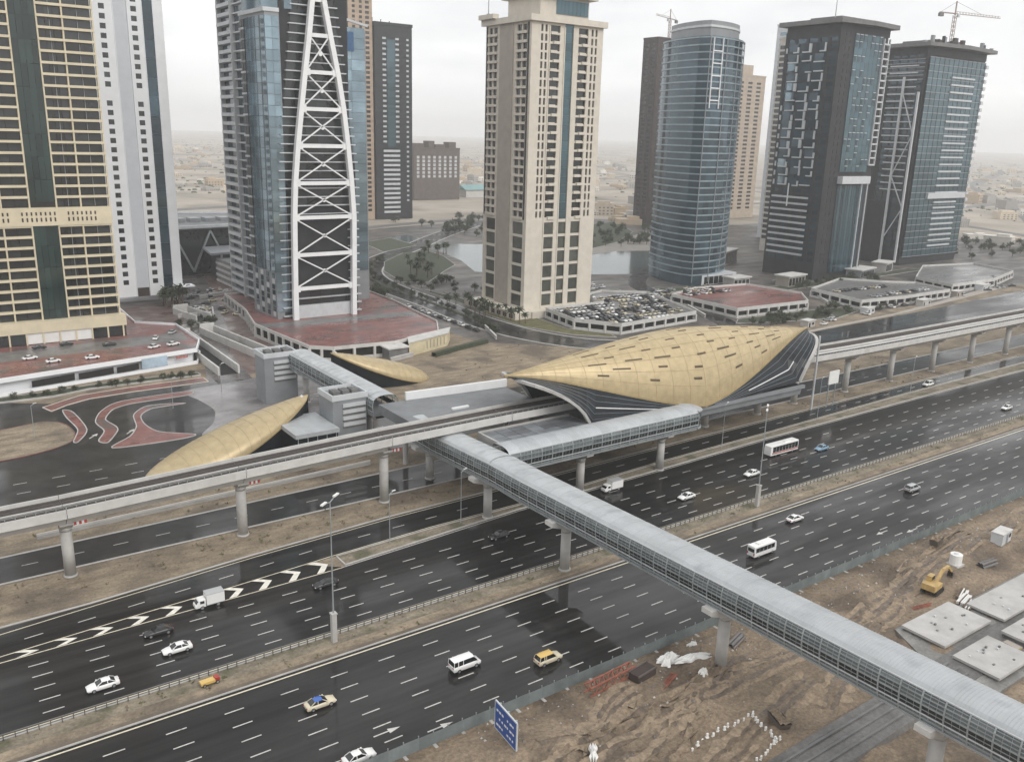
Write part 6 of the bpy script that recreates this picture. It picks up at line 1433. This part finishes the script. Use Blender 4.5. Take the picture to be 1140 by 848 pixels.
random.seed(64); mb = MB()
for k in range(2600):
    r = 1200+4200*random.random()**1.3; t = R_(random.choice((random.uniform(10, 22), random.uniform(26, 46), random.uniform(57, 70)))); x, y = r*math.sin(t), r*math.cos(t); q = random.uniform(1.2, 5.0); h = q*random.uniform(.25, .6)
    mb.add([(x-q, y-q, -.4), (x+q, y-q*.7, -.4), (x+q*.5, y+q, -.4), (x-q*.6, y-q*.4, h), (x+q*.7, y-q*.3, h*random.uniform(.6, 1.1)), (x+q*.3, y+q*.7, h)], [(0, 1, 4, 3), (1, 2, 5, 4), (2, 0, 3, 5), (3, 4, 5)], 0 if k % 4 else 1)
obj('distant_scrub', mb, mats=[LEAF, MATS['villa_render_grey']], kind='stuff', label='dark scrub and walls dotted over the far plain', category='scrub')
for i, (a, b, w_) in enumerate((((150, 900), (1400, 1500), 20), ((700, 600), (2600, 900), 18), ((300, 1200), (1800, 1900), 26), ((900, 380), (1500, 1800), 14), ((1000, 700), (3000, 1500), 30))): struct('far_track', ribbon([a, ((a[0]+b[0])/2+40, (a[1]+b[1])/2-30), b], w_, -.5, -.2), (MATS['grey_far_road'], CONCD, BEIGED)[i % 3])

random.seed(41)
for i, (x, y, L, a, q) in enumerate(((98, 380, 16, .2, 'at the top of the ramp street'), (118, 398, 18, 1.3, 'in the forecourt left of the truss tower'), (104, 404, 14, .1, 'before the white tower entrance'), (126, 446, 20, .4, 'at the back of the forecourt'), (150, 288, 12, .3, 'beside the small grey shed'), (206, 300, 22, 1.2, 'along the boulevard by the sand'), (322, 290, 26, 1.1, 'between the car park deck and the red deck'), (410, 284, 20, .9, 'between the red deck and the grey deck'), (505, 268, 30, .1, 'along the right-hand road'), (440, 345, 30, .15, 'before the dark panelled tower'))):
    t = thing('low_wall', 'low pale garden wall '+q, 'wall', (x, y, 0), a); obj('wall', MB().box(0, L, -.25, .25, 0, 1.5), t, mats=CONC); obj('coping', MB().box(-.1, L+.1, -.35, .35, 1.5, 1.7), t, mats=CONCL)

random.seed(87)
park([(x+random.uniform(-1, 1), lerp([(330, 246), (420, 253), (560, 271)], x)+random.uniform(1.5, 9), random.uniform(-.3, .3)+random.choice((0, 1.57))) for x in [332+i*4.2 for i in range(56)] if random.random() < .62], .1, 'small parked car in the strip behind the viaduct on the right', 'cars behind the viaduct')
plant('broad', [(x, lerp([(330, 252), (420, 257), (600, 282)], x)+random.uniform(0, 5)) for x in [410+i*7.5+random.uniform(-3, 3) for i in range(26)]], 'leafy tree in the strip behind the viaduct on the right', 'trees behind the viaduct', (.6, 1.2))
for i, (x, y, w_, d_, h_, q) in enumerate(((404, 256, 7, 4, 3, 'nearest the gold station'), (452, 254.5, 9, 4, 3.2, 'before the grey deck'), (500, 262, 8, 4, 3, 'between the grey deck and the right edge'), (536, 266, 10, 5, 3.4, 'at the far right of the strip'), (348, 250, 6, 4, 3, 'just right of the station roof tip'))):
    t = thing('site_kiosk', 'small pale kiosk behind the viaduct, '+q, 'kiosk', (x, y, 0), .08); obj('wall', MB().box(0, w_, 0, d_, 0, h_), t, mats=(LGREY, CONC, BEIGED)[i % 3]); obj('roof', MB().box(-.3, w_+.3, -.3, d_+.3, h_, h_+.25), t, mats=CONCL); obj('door', MB().box(1, 2, -.08, -.01, .05, 2.1), t, mats=DGLASS); obj('window', MB().box(w_-2.6, w_-1, -.08, -.01, 1, 2.1), t, mats=DGLASS)
# ------------------------------------------------------------------ air
HZ = 12300
hz_m = bpy.data.materials.new('haze_air'); hz_m.use_nodes = True
n = hz_m.node_tree.nodes; n.clear(); ho = n.new('ShaderNodeOutputMaterial'); pv_ = n.new('ShaderNodeVolumePrincipled')
pv_.inputs['Color'].default_value = (.97, .985, 1.0, 1); pv_.inputs['Density'].default_value = .00018; pv_.inputs['Anisotropy'].default_value = .25
hz_m.node_tree.links.new(pv_.outputs[0], ho.inputs['Volume'])
obj('haze', MB().box(-HZ, HZ, -HZ, HZ, -1.5, 260), mats=hz_m, kind='stuff')
